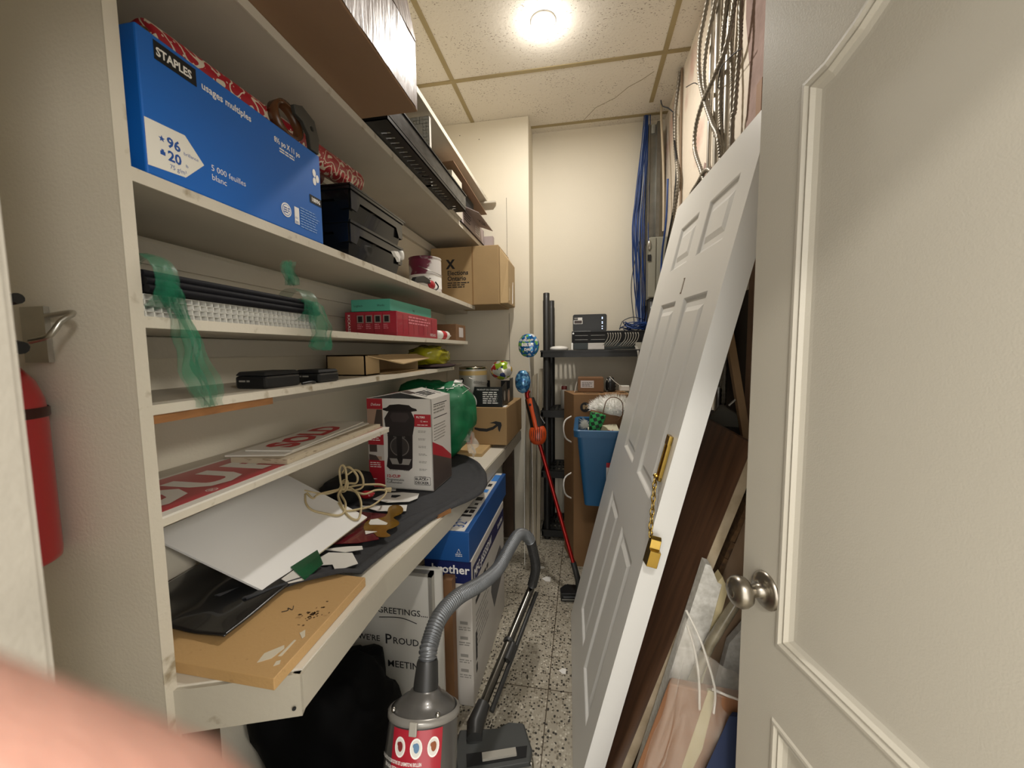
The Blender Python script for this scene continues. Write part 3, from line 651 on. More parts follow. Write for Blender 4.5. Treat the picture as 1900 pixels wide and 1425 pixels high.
b = MB(); b.lathe((-.708, .865, 1.470), (0, 1, 0), [(.040, 0), (.042, .02), (.040, .035), (.043, .05)], 18, None, True, False); net(b, [(-.70, .86, 1.515), (-.70, .85, 1.545), (-.70, .852, 1.57)], lambda u: .012+.02*abs(u-.4), 8, 7.); add('net_wrap', b, NET, t)
# red + teal cartons
RED = M('red_carton', 'A31E33', .3, var=.1, vs=6, coat=.3)
t = T('red_carton', 'glossy red carton with small product pictures on the third shelf', 'box', (-.81, 1.63, 1.4125))
add('carton_body', MB().box((-.922, 1.42, 1.413), (-.702, 1.845, 1.509)), RED, t, bev=.0025)
b = MB(); fr = FR((-.922, 1.4195, 1.413), (1, 0, 0), (0, 0, 1))
for i in range(4): x = .052+.037*i; b.rect(fr, x, .052, x+.028, .082, M('photo_grey', '8E7F78', .5)); b.rect(fr, x+.005, .056, x+.023, .078, BLACKM, .0006); b.rect(fr, x-.003, .01, x-.002, .09, M('dark_red', '6E1220', .4), .0005); b.lines(fr, x, .044, x+.024, 3, .007, .003, M('pink_ink', 'D7808A', .5))
f = FR((-.922+.017, 1.4195, 1.413+.086), (0, 0, -1), (1, 0, 0)); b.text('KICKASS', f, 0, -.004, .015, WINK, sx=1.2)
f = FR((-.7015, 1.42, 1.413), (0, 1, 0), (0, 0, 1)); b.lines(f, .10, .078, .35, 3, .012, .006, M('pink_ink', ''))
b.text('KICKASS', f, .33, .01, .018, WINK)
for i in range(7): b.rect(f, .05+i*.05, .012, .051+i*.05, .088, M('dark_red', ''))
add('lettering', b, None, t)
t = T('teal_carton', 'flat teal carton lying on the red carton', 'box', (-.81, 1.62, 1.5095))
add('carton_body', MB().box((-.893, 1.42, 1.510), (-.728, 1.835, 1.556)), M('teal_card', '4FA48E', .5, var=.05), t, bev=.002)
b = MB(); fr = FR((-.893, 1.4195, 1.51), (1, 0, 0), (0, 0, 1)); b.text('Logitech', fr, .012, .018, .011, INK); b.text('Works', fr, .11, .018, .011, INK); f = FR((-.7275, 1.42, 1.51), (0, 1, 0), (0, 0, 1)); b.text('logi', f, .2, .016, .014, INK); add('lettering', b, INK, t)
t = T('caulk_tube', 'red and white caulking tube at the end of the third shelf', 'tube', (-.72, 1.98, 1.412))
b = MB().lathe((-.73, 1.90, 1.4365), (0.05, 1, 0), [(0, 0), (.023, .001), (.023, .13), (.02, .135), (.006, .137), (.004, .19), (0, .19)], 20); add('tube_body', b, WHITEP, t)
b = MB().lathe((-.728, 1.94, 1.4365), (0.05, 1, 0), [(.0236, 0), (.0236, .05)], 20, None, True, False); add('tube_label', b, REDINK, t)
t = T('small_carton', 'small brown carton with a white label at the far end of the third shelf', 'box', (-.75, 2.2, 1.412))
add('carton_body', MB().box((-.84, 2.13, 1.413), (-.70, 2.31, 1.505)), CARDD, t, bev=.002)
b = MB(); fr = FR((-.6995, 2.13, 1.413), (0, 1, 0), (0, 0, 1)); b.rect(fr, .05, .02, .13, .075, M('pale_label', '')); add('label', b, None, t)

# ================================================================== FOURTH SHELF (z 1.268)
def case(x0, x1, y0, y1, h, lab, loc):
    t = T('black_case', lab, 'case', loc, 'black cases on the fourth shelf')
    z = 1.2685; b = MB(); e = .006
    b.hexa([(x0, y0, z), (x1, y0, z), (x1, y1, z), (x0, y1, z), (x0, y0, z+h*.75), (x1, y0, z+h*.75), (x1, y1, z+h*.75), (x0, y1, z+h*.75)])
    add('case_body', b, BLACKP, t, bev=.006)
    b = MB().hexa([(x0, y0, z+h*.76), (x1, y0, z+h*.76), (x1, y1, z+h*.76), (x0, y1, z+h*.76), (x0+e, y0+e, z+h), (x1-e, y0+e, z+h), (x1-e, y1-e, z+h), (x0+e, y1-e, z+h)]); add('case_lid', b, BLACKM, t, bev=.003)
    f = FR((x0, y0-.0003, z), (1, 0, 0), (0, 0, 1)); b = MB(); b.lines(f, .012, .016, .05, 1, .01, .004, M('grey_ink', '8A8780')); add('lettering', b, None, t)
    return t
case(-.805, -.722, .79, .905, .040, 'black zipped case nearer the end panel on the fourth shelf', (-.76, .85, 1.2685))
case(-.79, -.712, .965, 1.055, .036, 'black case next to the open flat carton on the fourth shelf', (-.75, 1.01, 1.2685))
b = MB().tube(spline([(-.715, .90, 1.272), (-.71, .93, 1.274), (-.715, .95, 1.272), (-.735, .966, 1.273)], .006), .0035, 8)
tag(add('strap', b, BLACKP, loc=(-.715, .93, 1.2685)), 'short black strap lying between the two black cases', 'strap')
t = T('flat_carton', 'flat brown carton with one flap hanging open on the fourth shelf', 'box', (-.83, 1.5, 1.2685))
b = MB(); X0, X1, Y0, Y1, Z0, Z1 = -.905, -.755, 1.27, 1.72, 1.2685, 1.342; c = .004
for lo, hi in (((X0,Y0,Z0),(X1,Y1,Z0+c)), ((X0,Y0,Z0),(X0+c,Y1,Z1)), ((X0,Y0,Z0),(X1,Y0+c,Z1)), ((X0,Y1-c,Z0),(X1,Y1,Z1)), ((X0,Y0,Z1-c),(X1,Y1,Z1)), ((X1-c,Y0,Z0),(X1,Y0+.10,Z1))): b.box(lo, hi)
add('carton_body', b, CARDL, t)
f = FR((X1, Y0+.02, Z1-.002), (0, 1, 0), (1, 0, -.42)); b = MB(); b.prism([(0, 0), (Y1-Y0-.02, 0), (Y1-Y0+.02, .045), (.12, .085)], 0, .004, None, f); add('flap', b, CARDL, t)
b = MB(); f = FR((X1, Y0+.11, Z0+.001), (0, 1, 0), (1, 0, 0)); b.prism([(0, 0), (.32, 0), (.30, .055), (.02, .055)], 0, .004, None, f); add('flap', b, CARDL, t)
YEL = M('yellow_bag_plastic', 'A8A21A', .25, c2='7E7A0C', vs=10, bump=.5, bs=12, alpha=.93, coat=.3)
b = MB().blob((-.785, 1.93, 1.326), (.095, .125, .055), 40, 24, .22, 7, None, None, .85, 3.)
tag(add('plastic_bag', b, YEL, loc=(-.785, 1.93, 1.27), fix=False), 'yellow plastic bag bundled up at the far end of the fourth shelf', 'bag')
b = MB().blob((-.75, 1.93, 1.2795), (.11, .15, .0105), 20, 10, .2, 5)
tag(add('dark_cloth', b, M('dark_maroon_cloth', '2A1518', .9), loc=(-.75, 1.93, 1.269)), 'dark cloth flattened under the yellow plastic bag', 'cloth')
# ================================================================== SIGN SHELF (z 1.053)
SR = M('sign_red', 'A61F30', .35, coat=.3)
SW = M('sign_white', 'D9D5CB', .4)
def sign(fr, L_, W, th, name, lab, words, red_field=True, parts=None):
    o = fr.translation
    t = T(name, lab, 'sign', (fr@Vector((L_/2, W/2, 0))), None)
    add('panel', MB().prism([(0, 0), (L_, 0), (L_, W), (0, W)], 0, th, None, fr), SW, t)
    b = MB(); f = fr.copy(); f.translation = fr@Vector((0, 0, th))
    if red_field: b.rect(f, .006, .022, L_-.006, W-.012, SR)
    for s_, x, y, sz, sx, m_ in words: b.text(s_, f, x, y, sz, m_, .0006, bold=.045, sx=sx)
    add('lettering', b, SW, t); return t
t = sign(FR((-.700, .523, 1.0725), (0, 1, 0), (-1, 0, 0)), .80, .225, .004, 'yard_sign', 'long red sign with white letters lying on the lowest shelf, partly under smaller signs',
     [('O', -.012, .058, .158, 1.05, SW), ('U', .132, .058, .158, 1.0, SW), ('P', .268, .058, .158, 1.0, SW)])
b = MB(); f = FR((-.700, .523, 1.0768), (0, 1, 0), (-1, 0, 0)); b.text('®', f, .12, .028, .03, SW, .0004); add('registered_mark', b, None, t)
STK = M('dirty_foam_edge', 'B7AA93', .6, c2='7D6C55', vs=40, thr=(.3, .42), stretch=(1, 1, 4))
f = FR((-.716, .835, 1.0772), (-.02, 1, 0), (-1, 0, 0))
tag(add('sign_board', MB().prism([(0, 0), (.47, 0), (.47, .16), (0, .16)], 0, .013, STK, f), STK, loc=(-.8, 1.0, 1.0772)), 'thick off-white board lying on the red sign, stained along its edge', 'sign')
f = FR((-.745, .86, 1.0906), (-.05, 1, 0), (-1, 0, 0)); tag(add('sign_board', MB().prism([(0, 0), (.44, 0), (.44, .15), (-.02, .15)], 0, .004, SW, f), SW, loc=(-.8, 1.0, 1.0906)), 'thin white board between the thick stained board and the SOLD sign', 'sign')
sign(FR((-.742, .885, 1.0952), (-.1, 1, .004), (-1, -.1, 0)), .41, .13, .004, 'sold_sign', 'white sign with SOLD in red letters on top of the sign pile', [('SOLD', .03, .024, .115, .98, REDINK)], False)
b = MB(); f = FR((-.700, .523, 1.0725), (0, 1, 0), (-1, 0, 0))

# ================================================================== ON THE WORKBENCH
OSB = M('particle_board', 'BF9A66', .6, c2='8A6A42', vs=45, thr=(.22, .34), bump=.2, bs=150, coat=.15)
t = T('chipboard', 'square yellow-brown chipboard panel at the near corner of the workbench', 'board', (-.7, .69, ZB))
b = MB().prism([(-.965, .545), (-.512, .537), (-.521, .838), (-.965, .85)], ZB+.0005, ZB+.0225); add('board_body', b, OSB, t, bev=.0015)
b = MB(); f = FR((0, 0, ZB+.0228), (1, 0, 0), (0, 1, 0)); TF = M('tape_film', 'E9DFC8', .1, alpha=.8, coat=.5)
b.prism([(-.568, .562), (-.55, .575), (-.545, .60), (-.551, .607), (-.572, .583)], 0, .0008, TF, f); b.prism([(-.542, .581), (-.536, .583), (-.538, .622), (-.542, .622)], 0, .0008, TF, f); b.prism([(-.545, .64), (-.53, .628), (-.528, .634), (-.54, .65)], 0, .0008, TF, f); b.prism([(-.533, .56), (-.526, .566), (-.53, .574), (-.536, .57)], 0, .0008, TF, f)
b.tube(spline([(-.628, .69, ZB+.0232), (-.618, .697, ZB+.0232), (-.624, .704, ZB+.0232), (-.61, .70, ZB+.0232), (-.617, .712, ZB+.0232)], .003), .0008, 5) if False else None
add('pen_mark', MB().tube(spline([(-.628, .69, ZB+.0232), (-.618, .697, ZB+.0232), (-.624, .704, ZB+.0232), (-.61, .70, ZB+.0232), (-.617, .712, ZB+.0232)], .003), .0008, 5), INK, t)
add('tape_scraps', b, TF, t)
b = MB(); random.seed(5)
for i in range(46):
    a = random.random()*6.3; r = random.gauss(0, .016); x, y = -.56+r*cos(a)*.9, .695+r*sin(a)*1.3; d = random.random()*3
    b.box((x, y, ZB+.0225), (x+.0016+.004*random.random(), y+.0016+.003*random.random(), ZB+.0228))
add('ink_marks', b, M('faded_ink', '5E4426', .8), t)
# cloth: dark grey mat with a rolled edge
CL = M('charcoal_fabric', '3C3D40', .9, var=.2, vs=30, bump=.5, bs=500, stretch=(1, 3, 1))
EDG = [(.70, -.72), (.78, -.655), (.85, -.556), (1.0, -.540), (1.2, -.497), (1.4, -.430), (1.52, -.402), (1.62, -.405), (1.74, -.44), (1.88, -.51), (1.98, -.60), (2.02, -.70)]
def edge(y):
    for (a, b_), (c, d) in zip(EDG, EDG[1:]):
        if y <= c: return b_+(d-b_)*(y-a)/(c-a)
    return EDG[-1][1]
def clothf(u, v):
    y = .70+1.32*u; xe = edge(y); x = -.975+(xe+.975)*v
    z = ZB+.004+.0035*(1+noise.noise(Vector((x*9, y*7, 2))))
    on = max(0, min(1, (.875-y)/.035))*(1 if x < -.5 else 0); z += .0235*on
    if v > .93: z += .010*sin(pi*(v-.93)/.07)
    ben = -.46; 
    if x > ben: z -= .9*(x-ben)**1.0*.35
    z += .006*math.exp(-((x-xe+.07-.03*sin(y*5))/.012)**2)*(1 if y < 1.35 else .4)
    return (x, y, z)
o = sheet('cloth', clothf, 90, 60, CL, -.003, loc=(-.75, 1.3, ZB)); tag(o, 'dark grey fabric mat spread over the workbench and drooping past its edge', 'cloth')
b = MB().blob((-.90, 1.36, .825), (.08, .12, .05), 30, 18, .2, 6, None, None, .8, 9.)
b.v = [Vector((v.x, v.y, max(v.z, .7925))) for v in b.v]
tag(add('cloth_heap', b, M('black_cloth', '121214', .85), loc=(-.86, 1.22, .79)), 'black cloth heap in the shadow behind the white panel', 'cloth')
def bagf(u, v):
    x = -.965+(.275+.02*u)*u; y = .585+.02*(1-u)+.26*v*(1-.1*u)
    return (x, y+.01*u, ZB+.0275+.004*(1+noise.noise(Vector((x*14, y*11, 1))))+.02*v*max(0, (.6-abs(u-.5)))*.5)
o = sheet('plastic_sheet', bagf, 40, 30, M('glossy_black_sheet', '141518', .22, coat=.5), -.003, loc=(-.85, .7, ZB+.024)); tag(o, 'glossy black plastic sheet on the chipboard beside the end panel', 'plastic sheet')
# white panel, tilted up towards the wall
A_ = Vector((-.705, .735, .806)); nb = Vector((.4415, -.0519, .8958)); du = Vector((.021, .386, .012)).normalized(); WB = FR(A_, du, nb.cross(du))
if WB.col[2].z < 0: print('white panel flipped')
b = MB().prism([(0, 0), (.387, 0), (.36, .30), (-.045, .30)], 0, .005, None, WB)
t = T('foam_panel', 'white foam panel tilted against the shelves on the workbench', 'panel', (-.78, .93, .86)); add('panel_body', b, M('foam_board_white', 'E4E3E0', .45), t)
add('edge', MB().box((-.001, -.0008, -.0002), (.386, .001, .0048), None, WB), M('foam_core_edge', 'D8D2B8', .7), t)
# beige cord
CORD = M('beige_cord', 'BFAE86', .45)
t = T('extension_cord', 'coiled beige extension cord lying on the white foam panel', 'cord', (-.78, 1.15, .87))
c1 = [(-.875,1.083,.912),(-.826,1.115,.892),(-.807,1.171,.886),(-.786,1.199,.877),(-.748,1.215,.859),(-.733,1.268,.855),(-.708,1.291,.846),(-.694,1.25,.840),(-.697,1.177,.836),(-.716,1.126,.843),(-.744,1.094,.850),(-.776,1.111,.866)]
c2_ = [(-.862,1.07,.905),(-.833,1.035,.890),(-.804,1.023,.876),(-.771,1.036,.862),(-.741,1.058,.849),(-.739,1.086,.850),(-.76,1.124,.862),(-.796,1.153,.880),(-.807,1.171,.886)]
c3 = [(-.86,1.075,.906),(-.834,1.069,.892),(-.835,1.097,.895),(-.811,1.166,.888),(-.803,1.20,.887),(-.764,1.194,.870),(-.728,1.162,.85),(-.698,1.106,.830),(-.696,1.08,.827),(-.722,1.079,.839),(-.762,1.106,.862),(-.795,1.14,.880),(-.806,1.18,.892)]
c4 = [(-.806,1.18,.892),(-.811,1.166,.888),(-.783,1.237,.880),(-.742,1.299,.864),(-.722,1.318,.852)]
u1 = [(-.808,1.183,.885),(-.814,1.183,.913),(-.815,1.183,.955),(-.803,1.183,.969),(-.793,1.183,.956),(-.791,1.183,.918),(-.801,1.183,.885)]
u2 = [(-.81,1.19,.940),(-.806,1.203,.953),(-.788,1.203,.955),(-.763,1.203,.927),(-.768,1.203,.902),(-.798,1.203,.898),(-.81,1.19,.882)]
u3 = [(-.80,1.205,.93),(-.786,1.223,.940),(-.767,1.223,.936),(-.754,1.223,.91),(-.758,1.223,.880),(-.78,1.21,.872)]
b = MB()
for q, k2 in ((c1, 0), (c2_, .001), (c3, .002), (c4, .001), (u1, 0), (u2, 0), (u3, 0)):
    for off in (0, .0042):
        b.tube([p+Vector((off*.6, -off*.3, off*.5+k2)) for p in spline(q, .006)], .0031, 7)
for dz in (0, .005, .010): b.tube([Vector((-.800+.014*cos(a), 1.180+.006*sin(a)+dz*.6, .893+.014*sin(a)+dz)) for a in [2*pi*i/16 for i in range(16)]], .0023, 7, None, True)
add('wire', b, CORD, t)
d = Vector((.045, .03, -.018)).normalized(); b = MB(); f = FR((-.915, 1.062, .905), d, (-.5, .7, .3)); b.box((0, -.011, -.008), (.052, .011, .008), None, f); add('socket_end', b, CORD, t, bev=.006)
f = FR((-.724, 1.312, .842), (.9, .40, -.1), (-.4, .9, 0)); b = MB(); b.hexa([f@Vector(q) for q in ((0,-.008,-.006),(.026,-.012,-.007),(.026,.012,-.007),(0,.008,-.006),(0,-.008,.006),(.026,-.012,.007),(.026,.012,.007),(0,.008,.006))]); add('plug', b, CORD, t, bev=.003)
b = MB(); b.box((.026, -.008, -.0008), (.042, -.0055, .0008), None, f); b.box((.026, .0055, -.0008), (.042, .008, .0008), None, f); add('prongs', b, STEEL, t)
# cut vinyl and plastic scraps
def scrap(name, lab, pts, z, m, th=.0015, holes=(), curl=0., grp='plastic and card scraps on the grey mat'):
    cx = sum(p[0] for p in pts)/len(pts); cy = sum(p[1] for p in pts)/len(pts)
    b = MB().prism(pts if sum(pts[i][0]*pts[(i+1) % len(pts)][1]-pts[(i+1) % len(pts)][0]*pts[i][1] for i in range(len(pts))) > 0 else pts[::-1], z, z+th, None, I4, [h[::-1] for h in holes])
    return tag(add(name, b, m, loc=(cx, cy, z)), lab, 'scrap', grp)
VM = M('maroon_vinyl', '6A1723', .2, coat=.5, c2='4A0F18', vs=8); GO = M('gold_film', '9A7326', .22, .35, c2='7A5818', vs=14, coat=.4)
zc = ZB+.0165
ring = [(-.78,1.327),(-.708,1.303),(-.632,1.324),(-.615,1.36),(-.629,1.407),(-.70,1.41),(-.763,1.392)]
scrap('card_scrap', 'white oval card scrap with a hole in front of the coffee maker carton', ring, zc, WHITEP, .0015, [[(-.731,1.38),(-.70,1.385),(-.688,1.375),(-.70,1.35),(-.72,1.352)]])
scrap('card_scrap', 'long white card strip under the gold film', [(-.791,1.258),(-.704,1.226),(-.605,1.241),(-.625,1.292)], zc, WHITEP)
scrap('card_scrap', 'white stepped card scrap next to the green film', [(-.693,.94),(-.626,.948),(-.58,.901),(-.616,.858),(-.644,.886),(-.677,.876),(-.704,.901)], zc, WHITEP)
scrap('card_scrap', 'thin white card sliver below the maroon film', [(-.72,.95),(-.647,.946),(-.606,.968),(-.619,.985),(-.66,.975)], zc+.002, WHITEP)
scrap('card_scrap', 'small white card corner by the near tip of the green film', [(-.70,.775),(-.671,.763),(-.645,.781),(-.698,.82)], ZB+.0375, WHITEP)
scrap('green_film', 'glossy green film piece sticking out from under the white panel', [(-.72,.825),(-.641,.778),(-.643,.849),(-.715,.92)], ZB+.0395, M('green_vinyl', '14613C', .25, c2='0C4428', vs=12, coat=.4))
scrap('maroon_film', 'upper glossy maroon film under the cord, tapering to a point', [(-.95,1.28),(-.858,1.225),(-.768,1.203),(-.621,1.196),(-.634,1.163),(-.699,1.142),(-.742,1.087),(-.80,1.10),(-.9,1.17)], zc+.004, VM)
scrap('maroon_film', 'lower glossy maroon film in front of the gold film', [(-.76,1.14),(-.718,.993),(-.708,.974),(-.636,.993),(-.588,1.023),(-.615,1.066),(-.654,1.06),(-.697,1.138)], zc+.006, VM)
def smooth(P, n=3):
    for _ in range(n): P = [((1-k_)*P[i][0]+k_*P[(i+1) % len(P)][0], (1-k_)*P[i][1]+k_*P[(i+1) % len(P)][1]) for i in range(len(P)) for k_ in (.25, .75)]
    return P
gold = smooth([(-.681,1.256),(-.648,1.275),(-.612,1.24),(-.600,1.199),(-.622,1.167),(-.578,1.14),(-.570,1.11),(-.598,1.07),(-.552,1.043),(-.595,1.028),(-.625,1.06),(-.665,1.062),(-.698,1.142),(-.634,1.163)][::-1], 2)
scrap('gold_film', 'gold film piece with rounded tabs and cut-out windows', gold, zc+.008, GO, .001, [])
scrap('card_scrap', 'white fin-shaped card scrap on the gold film', [(-.672,1.113),(-.663,1.103),(-.61,1.111),(-.612,1.122),(-.661,1.148),(-.679,1.137)], zc+.0095, WHITEP, .001)
scrap('card_scrap', 'tiny white triangular card scrap on the gold film edge', [(-.654,1.06),(-.64,1.040),(-.615,1.062)], zc+.0095, WHITEP, .001)
b = MB().blob((-.79, 1.305, .823), (.028, .02, .014), 16, 10, .3, 6); tag(add('red_balloon_scrap', b, M('red_glossy', 'A01622', .2, coat=.5), loc=(-.79, 1.305, .81)), 'small glossy red scrap left of the white oval card', 'scrap')
b = MB(); b.hexa([(-.487, 1.235, ZB), (-.458, 1.29, ZB), (-.465, 1.30, ZB), (-.497, 1.24, ZB), (-.487, 1.235, ZB+.012), (-.458, 1.29, ZB+.016), (-.465, 1.30, ZB+.012), (-.497, 1.24, ZB+.008)])
tag(add('wood_chip', b, M('raw_plywood_edge', ''), loc=(-.475, 1.27, ZB)), 'splintered wood chip at the front edge of the workbench', 'wood chip')
# coffee maker carton
t = T('coffee_maker_carton', 'white and red twelve-cup coffee maker carton standing on the grey mat', 'box', (-.73, 1.55, .793))
CF = FR((-.870, 1.462, .793), (1, -.035, 0), (0, 0, 1)); w_, h_, dp = .284, .372, .20
CWH = M('carton_white', 'D5D2CC', .4, coat=.2)
b = MB(); c = .004
b.box((0, 0, -c), (w_, h_, 0), None, CF); b.box((0, 0, -dp), (w_, h_, -dp+c), None, CF); b.box((0, 0, -dp), (c, h_, 0), None, CF); b.box((w_-c, 0, -dp), (w_, h_, 0), None, CF); b.box((0, 0, -dp), (w_, c, 0), None, CF)
b.box((c, h_-.03, -dp+c), (w_-c, h_-.028, -c), BLACKM, CF)
add('carton_body', b, CWH, t)
ml = FR(CF@Vector((0, h_, 0)), CF.col[2].xyz*-1, (CF.col[0].xyz*.155+Vector((0, 0, .028)))); mr = FR(CF@Vector((w_, h_, 0)), CF.col[2].xyz*-1, (CF.col[0].xyz*-.135+Vector((0, 0, .028))))
b = MB(); b.prism([(0, 0), (dp, 0), (dp, .158), (0, .158)], 0, .003, None, ml); b.rect(ml, .02, .02, .17, .085, M('photo_dark', '4B403B', .4), -.001); b.rect(ml, .02, .085, .17, .135, M('carton_red', 'A92430', .4), -.001)
b.prism([(0, 0), (dp, 0), (dp, .138), (0, .138)], -.003, 0, None, mr); add('flap', b, CWH, t)
b = MB(); fT = FR(CF@Vector((w_, h_, 0)), CF.col[2].xyz*-1, (CF.col[0].xyz*-.135+Vector((0, 0, .028)))); fT2 = fT.copy(); 
if fT.col[2].z < 0: fT2 = FR(fT.translation, fT.col[0].xyz, fT.col[1].xyz)
nz = 1 if fT.col[2].z > 0 else -1
for x in (.025, .165): b.rect(fT, x, .03, x+.004, .10, INK, .0012*nz)
b.lines(fT, .05, .085, .15, 4, .015, .010, INK, .0012*nz); b.rect(fT, .0, .09, .05, .128, M('photo_dark', ''), .0012*nz)
add('flap_print', b, INK, t)
RC_ = M('carton_red', ''); PD = M('photo_dark', ''); PG = M('photo_grey', ''); PM = M('coffee_body', '2A2526', .4); PL2 = M('coffee_lid', '1D1A1B', .4); GL = M('carafe_grey', '6C6763', .3); GI = M('grey_ink', '')
b = MB(); W = w_; H = h_; f = FR(CF@Vector((0, 0, 0)), CF.col[0].xyz, (0, 0, 1))
cw = .25*W
b.rect(f, .001, .002, cw, H-.001, RC_)
b.rect(f, .001, .255, cw, .328, M('photo_beige', 'A88C78', .5), .0006); b.prism([(.03, .262), (cw-.002, .258), (cw-.002, .326), (.045, .326)], 0, .0009, PD, f)
b.rect(f, .001, .115, cw, .180, M('photo_beige2', 'BDB6AE', .5), .0006); b.rect(f, .006, .150, .04, .180, PD, .0009); b.prism([(.003, .115), (.003, .140), (.035, .135), (.05, .115)], 0, .0009, PD, f); b.rect(f, .02, .118, .06, .132, M('photo_beige', ''), .0008)
b.text('Deluxe', f, .018, .342, .015, WINK, .0007, shear=.3)
b.lines(f, .006, .240, .062, 6, .0085, .0032, WINK, .0007); b.lines(f, .006, .103, .058, 3, .0085, .0032, WINK, .0007); b.lines(f, .006, .035, .04, 1, .008, .003, WINK, .0007)
def cpoly(pts, m_, hh): b.prism([(cw+.004+x*W, y*H) for x, y in pts][::-1], 0, hh, m_, f)
cpoly([(.02,.245),(.07,.215),(.37,.212),(.42,.245),(.43,.36),(.44,.60),(.475,.72),(.48,.78),(.43,.86),(.08,.86),(.01,.78),(.02,.70),(.055,.60),(.045,.36)], PM, .0006)
cpoly([(-.01,.875),(.05,.86),(.43,.86),(.52,.87),(.51,.89),(.44,.905),(.40,.93),(.24,.94),(.10,.93),(.05,.90),(-.005,.892)], PL2, .0008)
cpoly([(.10,.80),(.14,.745),(.34,.745),(.40,.80),(.37,.845),(.13,.845)], M('coffee_inner', '3B3435', .4), .0009)
cpoly([(.05,.60),(.06,.56),(.07,.48),(.13,.40),(.34,.40),(.40,.48),(.42,.56),(.41,.60)], M('coffee_window', '201C1D', .4), .0008)
b.disc(f, cw+.004+.235*W, .475*H, .042, GL, .001, 24, .040); b.disc(f, cw+.004+.235*W, .475*H, .038, M('carafe_dark', '3A3635', .3), .0012, 24, .036)
cpoly([(.19,.60),(.28,.60),(.27,.30),(.22,.285),(.195,.33)], PL2, .0015); cpoly([(.07,.34),(.11,.275),(.37,.275),(.41,.34)], M('button_grey', '8F8B86', .4), .001)
cpoly([(.19,.34),(.28,.34),(.26,.285),(.22,.28)], PL2, .0016); b.text('BLACK+DECKER', f, cw+.045, .575*H, .007, GI, .001)
b.rect(f, W-.075, H-.112, W-.004, H-.062, RC_, .0006); b.text('FILTERS', f, W-.066, H-.077, .011, WINK, .0009, bold=.02); b.text('12', f, W-.05, H-.093, .010, WINK, .0009); b.lines(f, W-.036, H-.092, W-.012, 1, .01, .003, WINK, .0009); b.lines(f, W-.062, H-.106, W-.012, 1, .01, .003, WINK, .0009)
for i in range(7): b.lines(f, W-.060, H-.130-.031*i, W-.024, 2, .005, .0022, GI)
b.lines(f, cw+.02, .076, cw+.065, 1, .006, .002, GI); b.lines(f, cw+.085, .076, cw+.115, 1, .006, .002, GI)
b.text('12-CUP', f, cw+.008, .047, .0165, REDINK, .0006, bold=.03, sx=1.15); b.text('Programmable', f, cw+.008, .034, .0125, INK, .0006, bold=.01, sx=1.05); b.text('Coffeemaker', f, cw+.008, .0225, .0125, INK, .0006, bold=.01, sx=1.05)
def rrect(x0, y0, x1, y1, r): return [(cx+r*cos(a), cy+r*sin(a)) for cx, cy, a0 in ((x1-r, y1-r, 0), (x0+r, y1-r, pi/2), (x0+r, y0+r, pi), (x1-r, y0+r, 3*pi/2)) for a in [a0+pi/2*i/5 for i in range(6)]]
b.prism(rrect(W-.083, .022, W-.012, .056, .005), 0, .0005, INK, f, [rrect(W-.0815, .0235, W-.0135, .0545, .004)[::-1]])
b.text('BLACK+', f, W-.0785, .0415, .0145, INK, .0006, bold=.03, sx=1.08); b.text('DECKER', f, W-.0785, .0265, .0145, INK, .0006, bold=.03, sx=1.08)
add('front_print', b, RC_, t)
b = MB(); f = FR(CF@Vector((w_, 0, 0)), CF.col[2].xyz*-1, (0, 0, 1)); b.rect(f, .002, .002, dp*.45, H*.4, RC_); b.prism([(.002, .15), (dp-.002, .08), (dp-.002, .002), (.002, .002)], 0, .0005, PD, f); b.prism([(.002, .20), (.1, .16), (dp-.002, .10), (dp-.002, .08), (.002, .15)], 0, .0005, RC_, f)
for z in (.345, .29): b.rect(f, .02, z, .16, z+.003, INK)
b.lines(f, .02, .335, .14, 3, .012, .006, GI); b.lines(f, .02, .26, .15, 6, .012, .004, GI)
add('side_print', b, None, t)
# green bag
t = T('shopping_bag', 'bulging green shopping bag with white lettering behind the coffee maker carton', 'bag', (-.75, 1.95, .79))
GB = M('green_bag', '0F7A4A', .6, c2='0B5A36', vs=5, bump=.5, bs=16)
def bagdef(w__): return Vector((w__.x*(1-1.6*max(0, -w__.z-.02) if w__.x > 0 else 1), w__.y, w__.z*(1-.35*max(0, w__.x))))
BC = Vector((-.765, 1.93, .997)); b = MB().blob(BC, (.218, .165, .215), 56, 36, .16, 5, None, None, .8, 2., bagdef); b.v = [Vector((v.x, v.y, max(v.z, .7935))) for v in b.v]; add('bag_body', b, GB, t)
def onbag(x, z):   # drop a label point on the bag's camera side
    best = None
    for p in BAGV:
        d = (p.x-x)**2+(p.z-z)**2
        if p.y < BC.y and (best is None or d < best[0]): best = (d, p.y)
    return best[1]
BAGV = b.v
b = MB(); f = FR((0, 0, 0), (1, 0, 0), (0, 0, 1)); q = MB()
q.lines(f, -.80, 1.168, -.63, 1, .02, .010, WINK, .001, 0); q.lines(f, -.64, 1.195, -.59, 2, .018, .013, WINK, .001); q.tube([(-.66, 0, 1.16), (-.60, 0, 1.19), (-.56, 0, 1.165), (-.60, 0, 1.13)], .0015, 5, WINK); q.tube([(-.87, 0, 1.155), (-.86, 0, 1.13), (-.72, 0, 1.14)], .0015, 5, WINK)
q.v = [Vector((v.x, onbag(v.x, v.z)-.003+v.y, v.z)) for v in q.v]; add('lettering', q, WINK, t)
b = MB().lathe((-.655, 1.80, .7925), (0, 0, 1), [(.021, 0), (.022, .003), (.022, .12), (.018, .13), (.012, .135), (.012, .15), (0, .15)], 20)
t = T('spray_bottle', 'slim white bottle standing right behind the coffee maker carton', 'bottle', (-.655, 1.80, .792)); add('bottle_body', b, M('bottle_white', 'CFCBC2', .4), t)
